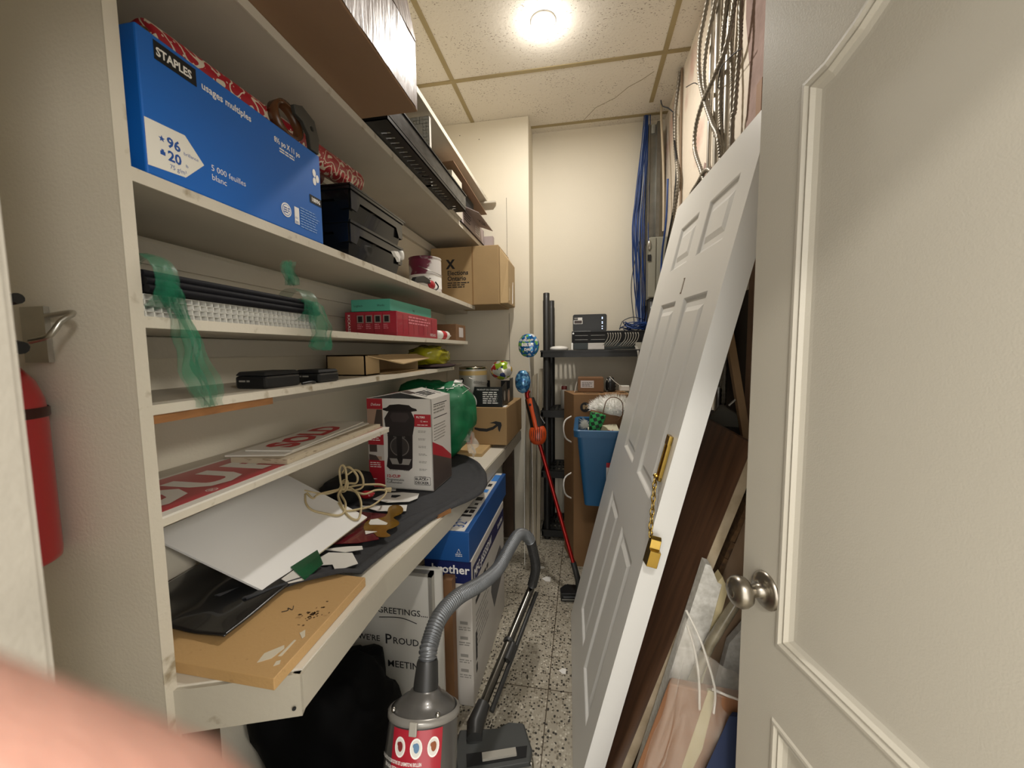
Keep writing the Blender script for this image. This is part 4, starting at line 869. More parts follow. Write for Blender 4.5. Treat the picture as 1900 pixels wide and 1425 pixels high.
add('label_band', MB().lathe((-.655, 1.80, .805), (0, 0, 1), [(.0224, 0), (.0224, .006)], 20, None, True, False), INK, t)
def wrapf(u, v):
    return (-.64+.10*u+.02*noise.noise(Vector((u*5, v*4, 1))), 1.87+.10*v, .985-.17*u**1.3+.05*v+.03*noise.noise(Vector((u*7, v*6, 4))))
PLAS = M('clear_plastic', 'E8E6E0', .1, alpha=.22, spec=1., bump=.8, bs=14, coat=1.)
tag(sheet('plastic_wrap', wrapf, 26, 18, PLAS, .0006, loc=(-.6, 1.9, .8)), 'crumpled clear plastic wrap draped down beside the green bag', 'plastic wrap')
# board, online-store carton, tray, cans
tag(add('wood_board', MB().box((-.93, 2.02, ZB+.0005), (-.535, 2.66, ZB+.019)), M('pine_board', 'C7A876', .6, var=.15, vs=6, stretch=(6, 1, 1)), loc=(-.73, 2.3, ZB), bev=.001), 'thin pine board under the smile-arrow carton', 'board')
t = T('shipping_carton', 'brown carton with a black curved arrow and orange tape on the far workbench', 'box', (-.62, 2.45, ZB+.0195))
AF = FR((-.80, 2.225, ZB+.0195), (1, -.02, 0), (0, 0, 1)); b = MB().box((0, 0, -.50), (.365, .222, 0), None, AF); add('carton_body', b, M('carton_tan', 'A2845A', .7, var=.08, vs=6), t, bev=.003)
b = MB(); f = FR(AF@Vector((0, 0, .0006)), AF.col[0].xyz, (0, 0, 1))
P = [(.185, .105), (.215, .094), (.25, .094), (.285, .106), (.308, .122)]
pts = [Vector(AF@Vector((x, y, .001))) for x, y in P]
b.prism([(.170,.090),(.20,.080),(.245,.078),(.285,.092),(.312,.113),(.314,.092),(.322,.078),(.336,.118),(.332,.136),(.30,.142),(.262,.130),(.29,.128),(.301,.122),(.28,.108),(.245,.096),(.20,.098),(.17,.102)], 0, .0006, INK, f)
add('arrow_print', b, INK, t)
b = MB(); OT = M('orange_tape', 'B4612E', .35, c2='7E3A1A', vs=18, thr=(.3, .5), stretch=(3, 1, .6)); b.rect(f, .075, .002, .155, .221, OT, .0006); b.rect(f, .118, .01, .142, .10, INK, .0009); b.rect(f, .122, .04, .136, .055, WINK, .0011)
f2_ = FR(AF@Vector((.365, .2, -.02)), (0, 1, 0), (0, 0, 1)); add('tape', b, OT, t)
add('white_tape', MB().box((.31, .2222, -.09), (.355, .2235, -.02), None, AF), WINK, t)
t = T('display_tray', 'black printed card tray with a round logo on top of the smile-arrow carton', 'tray', (-.62, 2.42, 1.0215))
b = MB(); z0 = 1.0225; X0, X1, Y0, Y1 = -.80, -.462, 2.235, 2.60; c = .004
for lo, hi in (((X0,Y0,z0),(X1,Y1,z0+c)), ((X0,Y0,z0),(X0+c,Y1,z0+.12)), ((X0,Y1-c,z0),(X1,Y1,z0+.13))): b.box(lo, hi)
f = FR((X0, Y0+c, z0), (1, 0, 0), (0, 0, 1)); b.prism([(0, 0), (X1-X0, 0), (X1-X0, .118), (.17, .118), (.16, .075), (0, .07)], 0, c, None, f)
f = FR((X1-c, Y0, z0), (0, 1, 0), (0, 0, 1)); b.prism([(0, 0), (Y1-Y0, 0), (Y1-Y0, .15), (.26, .15), (.24, .09), (.15, .085), (.13, .14), (.03, .125), (0, .118)], 0, c, None, f)
add('tray_body', b, BLACKP, t)
b = MB(); f = FR((X0, Y0-.0003, z0), (1, 0, 0), (0, 0, 1)); b.text('PRODUIT DU CANADA', f, .185, .098, .0125, WINK, bold=.01); b.lines(f, .22, .083, .32, 6, .0125, .006, WINK); b.disc(f, .125, .028, .058, WINK, .0004, 30); b.disc(f, .125, .028, .052, BLACKP, .0007, 30); b.disc(f, .125, .028, .050, M('tray_logo', '9E998F', .5), .0009, 30)
b.v = [Vector((v.x, v.y, max(v.z, z0+.001))) for v in b.v]
add('lettering', b, None, t)
f = FR((X1+.0003, Y0, z0), (0, 1, 0), (0, 0, 1)); b = MB(); b.disc(f, .20, .045, .038, M('photo_beige', ''), .0004, 20); b.disc(f, .07, .06, .03, M('tray_logo', ''), .0004, 20); add('side_print', b, None, t)
tc_ = can(-.672, 2.36, 1.028, .086, .228, 'shiny paint can with a silver-grey label standing in the black card tray', 'paint can', M('tin_shiny', 'C2B9A2', .22, 1., c2='8E8670', vs=10), M('can_label_grey', 'A3A198', .35, .2, c2='B2AFA6', vs=3), None)
b = MB(); b.lathe((-.672, 2.36, 1.028+.178), (0, 0, 1), [(.0868, 0), (.0868, .026)], 36, M('tan_band', 'B59A62', .4), True, False); q = MB(); f = FR((0, 0, 0), (1, 0, 0), (0, 0, 1)); q.text('esse', f, .024, 1.157, .034, GI, 0, bold=.02); q.disc(f, -.052, 1.175, .015, INK, .0006, 20); q.disc(f, -.052, 1.175, .005, WINK, .0012, 12)
q.v = [Vector((-.672+.0872*sin(v.x/.0872), 2.36-(.0872-v.y*1)*cos(v.x/.0872), v.z)) for v in q.v]
add('label_band', b, None, tc_); add('lettering', q, GI, tc_)
tag(add('beige_carton', MB().box((-.575, 2.40, 1.027), (-.535, 2.55, 1.235)), M('beige_card', '8F8470', .6), loc=(-.555, 2.47, 1.027), bev=.002), 'narrow grey-beige carton right behind the silver paint can', 'box')
# balloons
def balloon_mat(name, base, cols, sc):
    m = M(name, base, .16, .35, bump=.25, bs=20, coat=.5); nt = m.node_tree; N = nt.nodes; L = nt.links; b = N['Principled BSDF']; tc = N.new('ShaderNodeTexCoord')
    v = N.new('ShaderNodeTexVoronoi'); v.inputs['Scale'].default_value = sc; L.new(tc.outputs['Object'], v.inputs[0]); sp = N.new('ShaderNodeSeparateColor'); L.new(v.outputs['Color'], sp.inputs[0])
    r = N.new('ShaderNodeValToRGB'); r.color_ramp.interpolation = 'CONSTANT'; L.new(sp.outputs[0], r.inputs[0]); e = r.color_ramp.elements
    while len(e) < len(cols): e.new(.5)
    for i, c in enumerate(cols): e[i].position = i/len(cols); e[i].color = (*lin(c), 1)
    L.new(r.outputs[0], b.inputs['Base Color']); return m
def balloon(c, r, mt, lab, stick=None, name='foil_balloon', ry=None):
    t = T(name, lab, 'balloon', (c[0], c[1], c[2]-r[2]), None)
    f = FR((0, 0, 0), (1, 0, 0), (0, 1, 0))
    add('balloon_body', MB().blob(c, r, 32, 20, .05, 9, None, None, 1., c[0]*9), mt, t)
    if stick: add('stick', MB().tube(spline(stick, .02), .0025, 6), WHITEP, t)
    return t
tb = balloon((-.333, 2.45, 1.383), (.066, .03, .074), balloon_mat('blue_foil_party', '1E6FB0', ['1E62A8', '2A8CC8', '1B4E94', '7FC25A', 'DDE6EA', '2377B8'], 75), 'round blue birthday foil balloon on a stick beside the pier', [(-.333, 2.45, 1.31), (-.325, 2.46, 1.2), (-.325, 2.50, 1.02), (-.33, 2.55, .7), (-.33, 2.58, .02)])
b = MB(); f = FR((-.333, 2.417, 1.383), (1, 0, 0), (0, 0, 1)); b.text('HAPPY', f, -.032, .024, .018, WINK, .001, bold=.03); b.text('BIRTH', f, -.040, -.004, .027, WINK, .001, bold=.04); b.text('DAY', f, -.024, -.032, .022, WINK, .001, bold=.04); add('lettering', b, WINK, tb)
balloon((-.485, 2.33, 1.235), (.068, .05, .058), balloon_mat('multicolour_foil', 'D8D5CC', ['DAD7CE', 'C8C4BA', '8FAE2C', 'D8B23A', 'B0302C', '22346E', 'E4E0D6', 'CFCBC2'], 42), 'white foil balloon with coloured dots resting on the black card tray')
balloon((-.345, 2.27, 1.170), (.046, .04, .068), balloon_mat('blue_foil', '3F7FB4', ['2E6CA4', '4C90C4', '6FAAD2', '24527E'], 60), 'small egg-shaped blue foil balloon right above the orange stick vacuum', [(-.345, 2.27, 1.105), (-.335, 2.285, 1.0), (-.345, 2.30, .7), (-.35, 2.31, .02)])
# ================================================================== UNDER THE BENCH AND ON THE FLOOR
PRW = M('carton_offwhite', 'BFBAB2', .5, var=.06, vs=5)
NAVY = M('carton_navy', '141F52', .4)
t = T('printer_carton', 'tall white and navy printer carton standing under the workbench', 'box', (-.49, 1.63, 0))
add('carton_body', MB().box((-.585, 1.335, .001), (-.402, 1.93, .578)), PRW, t, bev=.003)
b = MB(); f = FR((-.585, 1.3347, 0), (1, 0, 0), (0, 0, 1)); b.rect(f, .002, .49, .183, .577, NAVY); b.text('brother', f, .028, .528, .046, WINK, .0007, bold=.02, sx=1.02); b.text('at your side', f, .075, .510, .011, GI, .0007)
b.rect(f, .118, .434, .150, .470, INK); b.rect(f, .124, .44, .127, .464, WINK, .0006); b.rect(f, .138, .44, .141, .464, WINK, .0006); b.prism([(.1205,.458),(.1305,.458),(.1255,.467)], 0, .0006, WINK, f); b.prism([(.1345,.458),(.1445,.458),(.1395,.467)], 0, .0006, WINK, f)
for z in (.33, .27, .20, .14): b.rect(f, .135, z, .165, z+.012, GI); b.lines(f, .13, z-.014, .178, 2, .009, .004, GI)
add('front_print', b, None, t)
b = MB(); f = FR((-.4017, 1.335, 0), (0, 1, 0), (0, 0, 1)); b.prism([(.02, .475), (.59, .475), (.59, .545), (.02, .545)], 0, .0004, NAVY, f); b.text('MFC-J6555DW', f, .035, .492, .05, WINK, .0007, bold=.02, sx=.9); b.text('brother', f, .45, .495, .035, WINK, .0007, bold=.02)
b.lines(f, .05, .42, .30, 1, .02, .018, INK); b.lines(f, .05, .38, .28, 1, .02, .018, INK); b.prism([(.30, .27), (.34, .37), (.50, .39), (.55, .33), (.54, .22), (.36, .16)], 0, .0004, M('printed_machine', '4A4B50', .4), f)
b.lines(f, .05, .33, .26, 7, .022, .008, GI); f90 = FR((-.4017, 1.335+.05, .33), (0, 0, -1), (0, 1, 0)); b.lines(f90, .06, -.01, .26, 1, .02, .02, INK)
add('side_print', b, None, t)
t = T('monitor_carton', 'blue carton printed 32 inch lying on top of the printer carton', 'box', (-.5, 1.67, .5785))
b = MB().box((-.60, 1.325, .579), (-.405, 2.02, .695)); add('carton_body', b, M('carton_deep_blue', '1A4E8C', .4, var=.12, vs=4), t, bev=.003)
b = MB(); f = FR((-.405, 1.325, .6953), (0, 1, 0), (-1, 0, 0)); b.rect(f, .004, .018, .69, .12, M('carton_white', '')); f2 = FR((-.405, 1.325, .6953), (0, 1, 0), (-1, 0, 0)); b.text('32"', f2, .03, .030, .062, M('blue_ink', ''), .0006, sx=.9)
for x0, x1, y0, y1 in ((.13,.15,.03,.085), (.165,.20,.03,.05), (.165,.19,.055,.085), (.21,.225,.03,.09), (.25,.27,.035,.05), (.30,.34,.03,.06), (.48,.52,.03,.05)): b.rect(f, x0, y0, x1, y1, INK, .0006)
b.rect(f, .40, .03, .44, .05, M('bright_blue', '3B82D0', .4), .0006); b.rect(f, .56, .018, .66, .05, M('bright_blue', ''), .0006)
add('top_print', b, None, t)
b = MB(); f = FR((-.60, 1.3247, .579), (1, 0, 0), (0, 0, 1)); b.tube([Vector((-.60+x, 1.324, .579+z)) for x, z in ((.148,.035),(.162,.035),(.155,.05))], .0012, 5, WINK, True); b.lines(f, .142, .028, .17, 2, .006, .002, WINK); b.rect(f, .002, .01, .012, .06, WINK); add('front_print', b, WINK, t)
# whiteboards
WBM = M('whiteboard_face', 'C9C7C0', .35, var=.04, vs=2)
t = T('whiteboard', 'whiteboard with handwritten black words leaning under the workbench, nearest of the stack', 'whiteboard', (-.74, 1.21, 0))
add('board_body', MB().box((-.985, 1.200, .001), (-.512, 1.215, .60)), WBM, t); add('frame', MB().box((-.513, 1.196, .001), (-.50, 1.219, .602)).box((-.985, 1.196, .59), (-.5, 1.219, .602)), M('aluminium_frame', 'B5B2AA', .4, .6), t)
b = MB(); f = FR((0, 1.1995, 0), (1, 0, 0), (0, 0, 1)); 
b.text('GREETINGS....', f, -.518, .443, .031, INK, align='RIGHT', bold=.01); b.tube(spline([(-.70, 1.199, .425), (-.62, 1.199, .431), (-.56, 1.199, .416)], .01), .0014, 5, INK)
b.text("WE'RE", f, -.700, .335, .030, INK, align='RIGHT', bold=.01); b.text('P', f, -.682, .330, .052, INK, bold=.01); b.text('ROUD', f, -.652, .333, .034, INK, bold=.01); b.text('MEETING', f, -.53, .245, .035, INK, align='RIGHT', bold=.01); b.text('ET', f, -.545, .145, .032, INK, align='RIGHT', bold=.01)
add('handwriting', b, INK, t)
tag(add('whiteboard', MB().box((-.98, 1.222, .001), (-.475, 1.238, .605)), WBM, loc=(-.73, 1.23, .001), bev=.002), 'second whiteboard edge showing just behind the handwritten one', 'whiteboard')
tag(add('timber_post', MB().box((-.492, 1.262, .001), (-.452, 1.300, .545)), M('brown_timber', '7A5636', .6, var=.25, vs=5, stretch=(6, 6, 1)), loc=(-.47, 1.28, 0)), 'brown timber length standing upright between the whiteboards and the printer carton', 'timber')
t = T('garbage_bag', 'big black bag slumped in the dark under the near end of the workbench', 'bag', (-.74, .98, 0))
b = MB().blob((-.775, 1.02, .205), (.20, .15, .205), 48, 30, .22, 5, None, None, .75, 3.); b.v = [Vector((v.x, v.y, max(v.z, .002))) for v in b.v]; add('bag_body', b, M('black_bin_bag', '060607', .8, spec=.15), t)
b = MB().blob((-.66, .745, .10), (.11, .11, .12), 36, 20, .2, 5, None, None, .8, 6.); b.v = [Vector((v.x, v.y, max(v.z, .002))) for v in b.v]
tag(add('dark_cushion', b, M('black_cloth', ''), loc=(-.62, .8, 0)), 'black soft bundle on the floor in front of the black bag', 'bundle')

# ------------------------------------------------------------------ upright vacuum with red label
VG = M('vacuum_grey', '5E5C59', .3, .3, var=.12, vs=8, coat=.4); VD = M('vacuum_dark', '2B2B2A', .4); HS = M('hose_silver', '75787B', .35, .5, var=.1, vs=20)
t = T('vacuum_cleaner', 'grey canister vacuum cleaner with a red label and ribbed silver hose', 'vacuum cleaner', (-.395, .66, 0))
ax = Vector((-.05, .40, .92)).normalized(); N_ = Vector((-.378, .848, .525))
def VA(h): return N_+ax*h
pr = [(.080, -.50), (.086, -.30), (.084, -.12), (.080, -.045), (.072, -.030), (.055, -.017), (.040, -.010), (.036, -.003), (.031, .0)]
add('canister', MB().lathe(N_, ax, [(0, -.54), (.08, -.535)]+pr, 40), VG, t)
add('hose_cuff', MB().lathe(N_, ax, [(.030, -.01), (.030, .01), (.026, .055), (.024, .06)], 28), VD, t)
add('shoulder_ring', MB().lathe(N_, ax, [(.0815, -.050), (.0855, -.048), (.0855, -.038), (.0785, -.034)], 40, None, True, False), M('vacuum_light', '8F8C86', .3, .3), t)
lx = (ax.cross(Vector((0, -1, 0)))).normalized(); front = (Vector((0, -1, 0))-ax*Vector((0, -1, 0)).dot(ax)).normalized(); side = ax.cross(front).normalized()
def cyl(s_, h, r): a = s_/r; return N_+ax*h+front*(r*cos(a))+side*(r*sin(a))
def bend(q, r=.0865, h0=0): q.v = [cyl(v.x, v.y+h0, r+v.z) for v in q.v]; return q
cx = side.x   # sign of the sideways axis
b = MB()
def lf(u, v): return cyl((-.040+.118*u)*(1 if cx > 0 else -1), -.050-.26*v, .0868)
b.grid(lf, 24, 8, SR); add('red_label', b, M('label_red', 'B01A2A', .3, coat=.4), t)
b.mats = []; b = MB(); sg_ = 1 if cx > 0 else -1
def ell(x, y, rx, ry, m_, hh): b.prism([(x+rx*cos(2*pi*i/24)*1, y+ry*sin(2*pi*i/24)) for i in range(24)], 0, hh, m_, I4)
for i, cc in enumerate(('7A2A2A', '5C7FA0', '8A4A22')):
    x = (-.018+.038*i)*sg_; ell(x, -.082, .0135, .0185, WINK, .0004); ell(x, -.082, .011, .0155, M('label_pale', 'D9D6CE', .5), .0006)
    random.seed(i); ell(x+.001, -.081, .006, .009, M('icon'+cc, cc, .5), .0009); ell(x-.003, -.077, .004, .004, M('icon'+cc, cc, .5), .0011)
q = MB(); FI = FR((0, 0, 0), (-1, 0, 0), (0, -1, 0)) if sg_ > 0 else FR((0, 0, 0), (1, 0, 0), (0, -1, 0))
for k__, (s_, z) in enumerate((('NETTOIE FACILEMENT LES SALISSURES DU QUOTIDIEN', -.107), ('CLEAN EVERYDAY MESSES WITH EASE', -.118))):
    q.text(s_, FI, .022 if sg_ > 0 else .022, -z, .0088, WINK, -.0006, 'CENTER', bold=.02, sx=.52)
b.v += []; base = len(b.v); b.v += q.v; b.f += [[base+i for i in f__] for f__ in q.f]; ws = b.slot(WINK); b.mi += [ws]*len(q.f); b.sm += [False]*len(q.f)
b.v = [Vector((v.x, v.y, abs(v.z))) for v in b.v]; bend(b, .0872); add('label_print', b, None, t)
b = MB(); f = FR(cyl(-.012*sg_, -.046, .0855), side*sg_, ax); b.box((.014, -.014, 0), (.032, .012, .007), None, f); add('latch', b, M('latch_grey', 'A09C92', .35), t, bev=.002)
for s_ in (-.062, .06): add('pivot_button', MB().blob(cyl(s_, -.030, .076), (.006, .006, .006), 12, 8), STEEL, t)
b = MB(); b.box((-.53, .50, .002), (-.27, .70, .10)); add('floor_base', b, VD, t, bev=.015)
hp = spline([VA(.04), VA(.07), (-.385,.895,.600), (-.382,.96,.628), (-.36,1.05,.630), (-.322,1.18,.598), (-.294,1.30,.580), (-.270,1.42,.603), (-.250,1.51,.610), (-.222,1.585,.56), (-.208,1.64,.46), (-.205,1.68,.37), (-.225,1.715,.275)], .0018)
cut = int(len(hp)*.73)
add('hose', MB().tube(hp[:cut], [.0212+.0026*sin(i*1.5708) for i in range(cut)], 18), HS, t)
add('hose_end', MB().tube(hp[cut-1:], [.0205+.0015*sin(i*1.5708) for i in range(len(hp)-cut+1)], 16), VD, t)
WV = Vector((-.232, 1.722, .252)); WE = Vector((-.352, 1.265, .075)); CHR = M('wand_chrome', '6F6C66', .22, 1., var=.2, vs=10)
b = MB().tube([WV, WE], .0165, 18); add('wand', b, CHR, t)
b = MB().tube([WV+Vector((.025, 0, -.02)), WE+Vector((.035, 0, -.01))], .009, 12); add('wand_rod', b, VD, t)
b = MB().lathe(WV.lerp(WE, .50), (WE-WV), [(.024, 0), (.024, .012)], 18); b.tube([WV.lerp(WE, .53)+Vector((.02, 0, .0)), WV.lerp(WE, .66)+Vector((.02, 0, .0))], .017, 10); add('wand_clip', b, VD, t)
b = MB().tube([WE+(WV-WE)*.03, WE+Vector((-.012, -.05, -.02)), Vector((-.352, 1.165, .055))], [.024, .030, .026], 16); add('elbow', b, VD, t)
HF = FR((-.40, 1.155, .004), (.94, .32, 0), (-.32, .94, 0)); b = MB(); b.prism([(-.01, -.10), (.22, -.10), (.235, -.06), (.225, .03), (.17, .045), (.13, .03), (.0, .045), (-.02, -.03)], 0, .045, None, HF); add('floor_head', b, M('head_grey', '3E403F', .45), t, bev=.006)
b = MB(); b.prism([(.02, -.085), (.21, -.085), (.22, -.05), (.02, -.045)], .045, .0475, BLACKM, HF); b.box((.0, -.112, .004), (.225, -.100, .030), M('head_bumper', '77766F', .4), HF); b.box((.07, -.078, .0475), (.18, -.056, .056), M('latch_grey', ''), HF); add('head_trim', b, None, t)
for x, y in ((-.01, .035), (.21, .04), (.225, -.08)): add('head_wheel', MB().lathe(HF@Vector((x, y, .018)), HF.col[0].xyz, [(0, -.008), (.014, -.008), (.014, .008), (0, .008)], 16), M('chrome_ball', 'A8A49A', .15, 1.), t)


# ------------------------------------------------------------------ litter on the floor
for i, (x, y, s_) in enumerate(((-.075, 1.56, .02), (-.245, 2.34, .02), (-.20, 2.22, .035))):
    pts = [(x+s_*cos(a)*(.5+.5*((i+j) % 2)), y+s_*.8*sin(a)) for j, a in enumerate([k_*2*pi/6 for k_ in range(6)])]
    scrap('paper_scrap', ['torn white paper bit alone on the open terrazzo floor', 'small white paper bit by the foot of the black shelf rack', 'larger white paper bit on the floor beside the hose'][i], pts, .0008, WHITEP, .001, (), 0, None)

# ------------------------------------------------------------------ orange stick vacuum
OR = M('vacuum_orange', 'C4491B', .35, coat=.3); RT = M('red_tube', '9C1F1A', .28, .6)
t = T('stick_vacuum', 'orange and black stick vacuum with a red tube leaning at the pier', 'vacuum cleaner', (-.03, 2.07, 0))
p0 = Vector((-.030, 2.075, .135)); p1 = Vector((-.250, 2.262, .812)); dv = (p1-p0).normalized()
add('tube', MB().tube([p0, p1], .0115, 16), RT, t)
add('tube_joint', MB().tube([p0.lerp(p1, .42), p0.lerp(p1, .45)], .0135, 14), RT, t)
add('tube_elbow', MB().tube(spline([p0+dv*.06, p0, p0+Vector((.012, -.01, -.05)), (-.02, 2.06, .045)], .01), .016, 14), VD, t)
b = MB(); HH = FR((-.11, 2.02, .003), (1, .12, 0), (-.12, 1, 0)); b.prism([(0, 0), (.135, 0), (.14, .06), (.10, .085), (.03, .085), (-.003, .05)], 0, .045, None, HH); b.box((.01, -.006, .006), (.13, 0, .03), None, HH); add('floor_head', b, BLACKP, t, bev=.006)
b = MB(); b.box((.004, -.008, .012), (.13, -.006, .018), None, HH); add('head_stripe', b, M('head_bumper', ''), t)
C0 = Vector((-.258, 2.262, .86)); 
f = FR(C0, (1, .1, 0), dv); b = MB().blob((0, 0, 0), (.052, .062, .046), 36, 22, 0, 1, None, f, .85)
add('dust_cup', b, OR, t)
b = MB()
for i in range(7):
    x = -.036+.012*i; b.tube([f@Vector((x*(1-abs(s_)*3), s_, .047*sqrt(max(.05, 1-(x/.056)**2-(s_/.066)**2)))) for s_ in [-.042+.0105*j for j in range(9)]], .0024, 6)
if f.col[2].xyz.y > 0: b.v = [v-f.col[2].xyz*2*((v-C0).dot(f.col[2].xyz)) for v in b.v]
add('vent_slots', b, BLACKM, t)
bt_ = Vector((-.262, 2.27, .90)); tp_ = Vector((-.312, 2.315, 1.065)); dh = (tp_-bt_)
b = MB().tube([bt_, bt_+dh*.3, bt_+dh*.7, tp_], [.040, .036, .034, .028], 14); add('motor_housing', b, BLACKP, t)
fm = FR(bt_+Vector((-.002, -.037, .0)), dh.cross(Vector((0, -1, 0))), dh); fm = FR(bt_+Vector((-.004, -.036, .0)), (1, .1, 0), dh)
b = MB(); b.prism([(-.016, -.02), (.016, -.02), (.014, .10), (.020, .185), (-.018, .185), (-.013, .10)], -.004, .008, None, fm); 
if fm.col[2].y > 0: pass
b2 = MB().tube([bt_+Vector((0, -.034, -.01)), bt_+dh*.55+Vector((0, -.034, 0)), tp_+Vector((0, -.024, 0))], [.014, .012, .017], 12); add('handle_spine', b2, OR, t)
b = MB().lathe(bt_+dh*.82+Vector((0, -.045, 0)), (0, -1, .2), [(.008, 0), (.008, .003), (0, .004)], 14); add('power_button', b, INK, t)
b = MB().tube(spline([tp_+Vector((.02, 0, -.01)), tp_+Vector((.045, .01, -.05)), tp_+Vector((.060, .0, -.10)), bt_+Vector((.045, 0, .02))], .01), .007, 10); add('handle_grip', b, BLACKP, t)
b = MB().tube(spline([tp_+Vector((-.01, 0, .0)), tp_+Vector((-.015, 0, .03)), tp_+Vector((-.005, 0, .05))], .01), [.018]*3+[.016]*2 if False else .014, 12); add('handle_top', b, RT, t)
# timber boards leaning beside the pier
SL = M('weathered_slat', 'A49A86', .65, c2='7F745F', vs=6, stretch=(8, 8, .5), bump=.15, bs=40)
for i, (x, y, tx, h, w__) in enumerate(((-.392, 2.64, .0, 1.205, .030), (-.352, 2.655, .0, 1.19, .034), (-.315, 2.645, .012, 1.225, .026))):
    b = MB().hexa([(x, y-.03, .001), (x+w__, y-.03, .001), (x+w__, y, .001), (x, y, .001), (x+tx, y+.10, h-.02*(i == 1)), (x+w__+tx, y+.10, h), (x+w__+tx, y+.13, h), (x+tx, y+.13, h-.02)])
    tag(add('timber_board', b, SL, loc=(x, y, 0), bev=.002), ['pale timber board leaning on the pier, leftmost of three', 'middle timber board of the three by the pier', 'rightmost timber board, against the black rack post'][i], 'timber', 'timber boards leaning by the pier')

# ================================================================== RESIN RACK AND NETWORK GEAR
RS = M('resin_black', '141413', .5, coat=.1)
t = T('resin_rack', 'black plastic shelf rack with slotted shelves against the back wall', 'shelf rack', (.09, 2.86, 0))
for zt in (1.352, .935, .505, .075):
    b = MB(); x0, x1, y0, y1 = -.285, .475, 2.705, 3.01; th = .048; c = .012
    holes = []
    for i in range(22):
        for j in range(3): xx = x0+.045+i*.032; yy = y0+.045+j*.08; holes.append([(xx, yy), (xx+.017, yy), (xx+.017, yy+.06), (xx, yy+.06)][::-1])
    b.prism([(x0, y0), (x1, y0), (x1, y1), (x0, y1)], zt-.008, zt, None, I4, holes)
    for lo, hi in (((x0, y0, zt-th), (x1, y0+c, zt)), ((x0, y1-c, zt-th), (x1, y1, zt)), ((x0, y0, zt-th), (x0+c, y1, zt)), ((x1-c, y0, zt-th), (x1, y1, zt))): b.box(lo, hi)
    b.box((x0-.003, y0-.004, zt-.012), (x1+.003, y0+.002, zt)); b.box((x0-.002, y0-.003, zt-th), (x1, y0+.001, zt-th+.006))
    add('shelf', b, RS, t)
for x, y, h in ((-.247, 2.735, 1.742), (-.232, 2.985, 1.72), (.445, 2.735, 1.66), (.445, 2.985, 1.66)):
    add('post', MB().lathe((x, y, 0), (0, 0, 1), [(.024, 0), (.024, h-.05), (.022, h-.048), (.022, h), (.018, h+.002), (0, h+.002)], 20), RS, t)
zs = 1.3525
t = T('router', 'black upright router with a column of blue-white lights', 'router', (.05, 2.85, 1.48)); 
b = MB(); f = FR((-.070, 2.865, 1.4815), (1, 0, 0), (0, 0, 1)); b.prism(rrect(0, 0, .236, .122, .014), -.03, 0, None, f); add('router_body', b, M('router_black', '1F201F', .35), t, bev=.003)
b = MB(); b.prism(rrect(-.001, -.001, .237, .1235, .015), -.032, -.0305, None, f); b.box((.005, 0, 0), (.125, .004, .003), None, f); add('silver_trim', b, STEEL, t)
b = MB()
for z in (.104, .096, .073, .063, .042, .026): b.disc(f, .205, z-.006, .0028, M('led_blue', (.55, .7, 1), .5, emit=6), .0006, 10)
add('status_lights', b, None, t)
b = MB(); b.rect(f, .006, .055, .068, .082, WINK); b.rect(f, .010, .058, .064, .079, PD, .0006); b.rect(f, .035, .083, .066, .10, WINK); b.rect(f, .01, .09, .034, .10, GI); add('sticker', b, None, t)
t = T('patch_panel', 'black rack patch panel under the router with rows of ports', 'patch panel', (.17, 2.84, 1.40))
b = MB().box((-.075, 2.775, 1.402), (.445, 2.93, 1.4805)); add('panel_body', b, BLACKM, t)
b = MB(); f = FR((-.075, 2.7745, 1.402), (1, 0, 0), (0, 0, 1))
for z in (.034, .005): b.rect(f, .022, z+.014, .11, z+.0165, GALV); b.rect(f, .13, z+.014, .225, z+.0165, GALV)
b.disc(f, .01, .064, .006, STEEL, .001, 12); b.rect(f, -.002, -.048, .006, .0, STEEL, .001)
b.rect(f, .0, .072, .52, .0775, BLACKP, .002)
add('panel_front', b, None, t)
t = T('network_switch', 'dark grey network switch with a silver block beneath the patch panel', 'network switch', (.1, 2.84, 1.3525))
add('switch_body', MB().box((-.065, 2.77, 1.3535), (.35, 2.93, 1.3995)), M('switch_slate', '27302F', .4), t, bev=.002)
add('silver_block', MB().box((.035, 2.752, 1.354), (.145, 2.7695, 1.399)), M('brushed_alu', 'A29C94', .35, .8, stretch=(1, 1, 30), var=.15, vs=20), t, bev=.001)
for i in range(13):
    if i == 6: continue
    x = .168+.0165*i; random.seed(i)
    pts = [(x, 2.772, 1.463), (x+.001, 2.758, 1.458), (x+.002, 2.752, 1.44), (x-.004-.004*random.random(), 2.750, 1.415), (x-.022, 2.75, 1.395), (x-.04+.006*random.random(), 2.756, 1.378), (x-.05, 2.765, 1.372)]
    b = MB().tube(spline(pts, .004), .0027, 7); b.tube([(x, 2.7745, 1.463), (x, 2.768, 1.463)], .0045, 8)
    tag(add('network_cable', b, M('grey_cord', '9A968C', .45), loc=(x, 2.75, 1.37)), 'short grey network cable looping from the patch panel to the switch', 'cable', 'grey network cables under the router')
b = MB(); 
for q in range(2): b.tube(spline([(.345+.008*q, 2.752, 1.374), (.355+.006*q, 2.70, 1.34), (.366-.01*q, 2.695, 1.25), (.38, 2.70, 1.18), (.372, 2.70, 1.10), (.34, 2.68, 1.088), (.31, 2.64, 1.105)], .015), .0028, 7)
tag(add('equipment_cable', b, M('white_cord', 'B9B5AC', .4), loc=(.36, 2.7, 1.1)), 'pair of pale cables dropping from the switch in front of the rack', 'cable')
t = T('ceiling_disc', 'flat white domed disc at the left end of the top rack shelf', 'access point', (-.17, 2.80, zs)); add('disc_body', MB().lathe((-.165, 2.80, zs), (0, 0, 1), [(.062, 0), (.066, .006), (.064, .016), (.05, .024), (.02, .029), (0, .030)], 36), WHITEP, t)
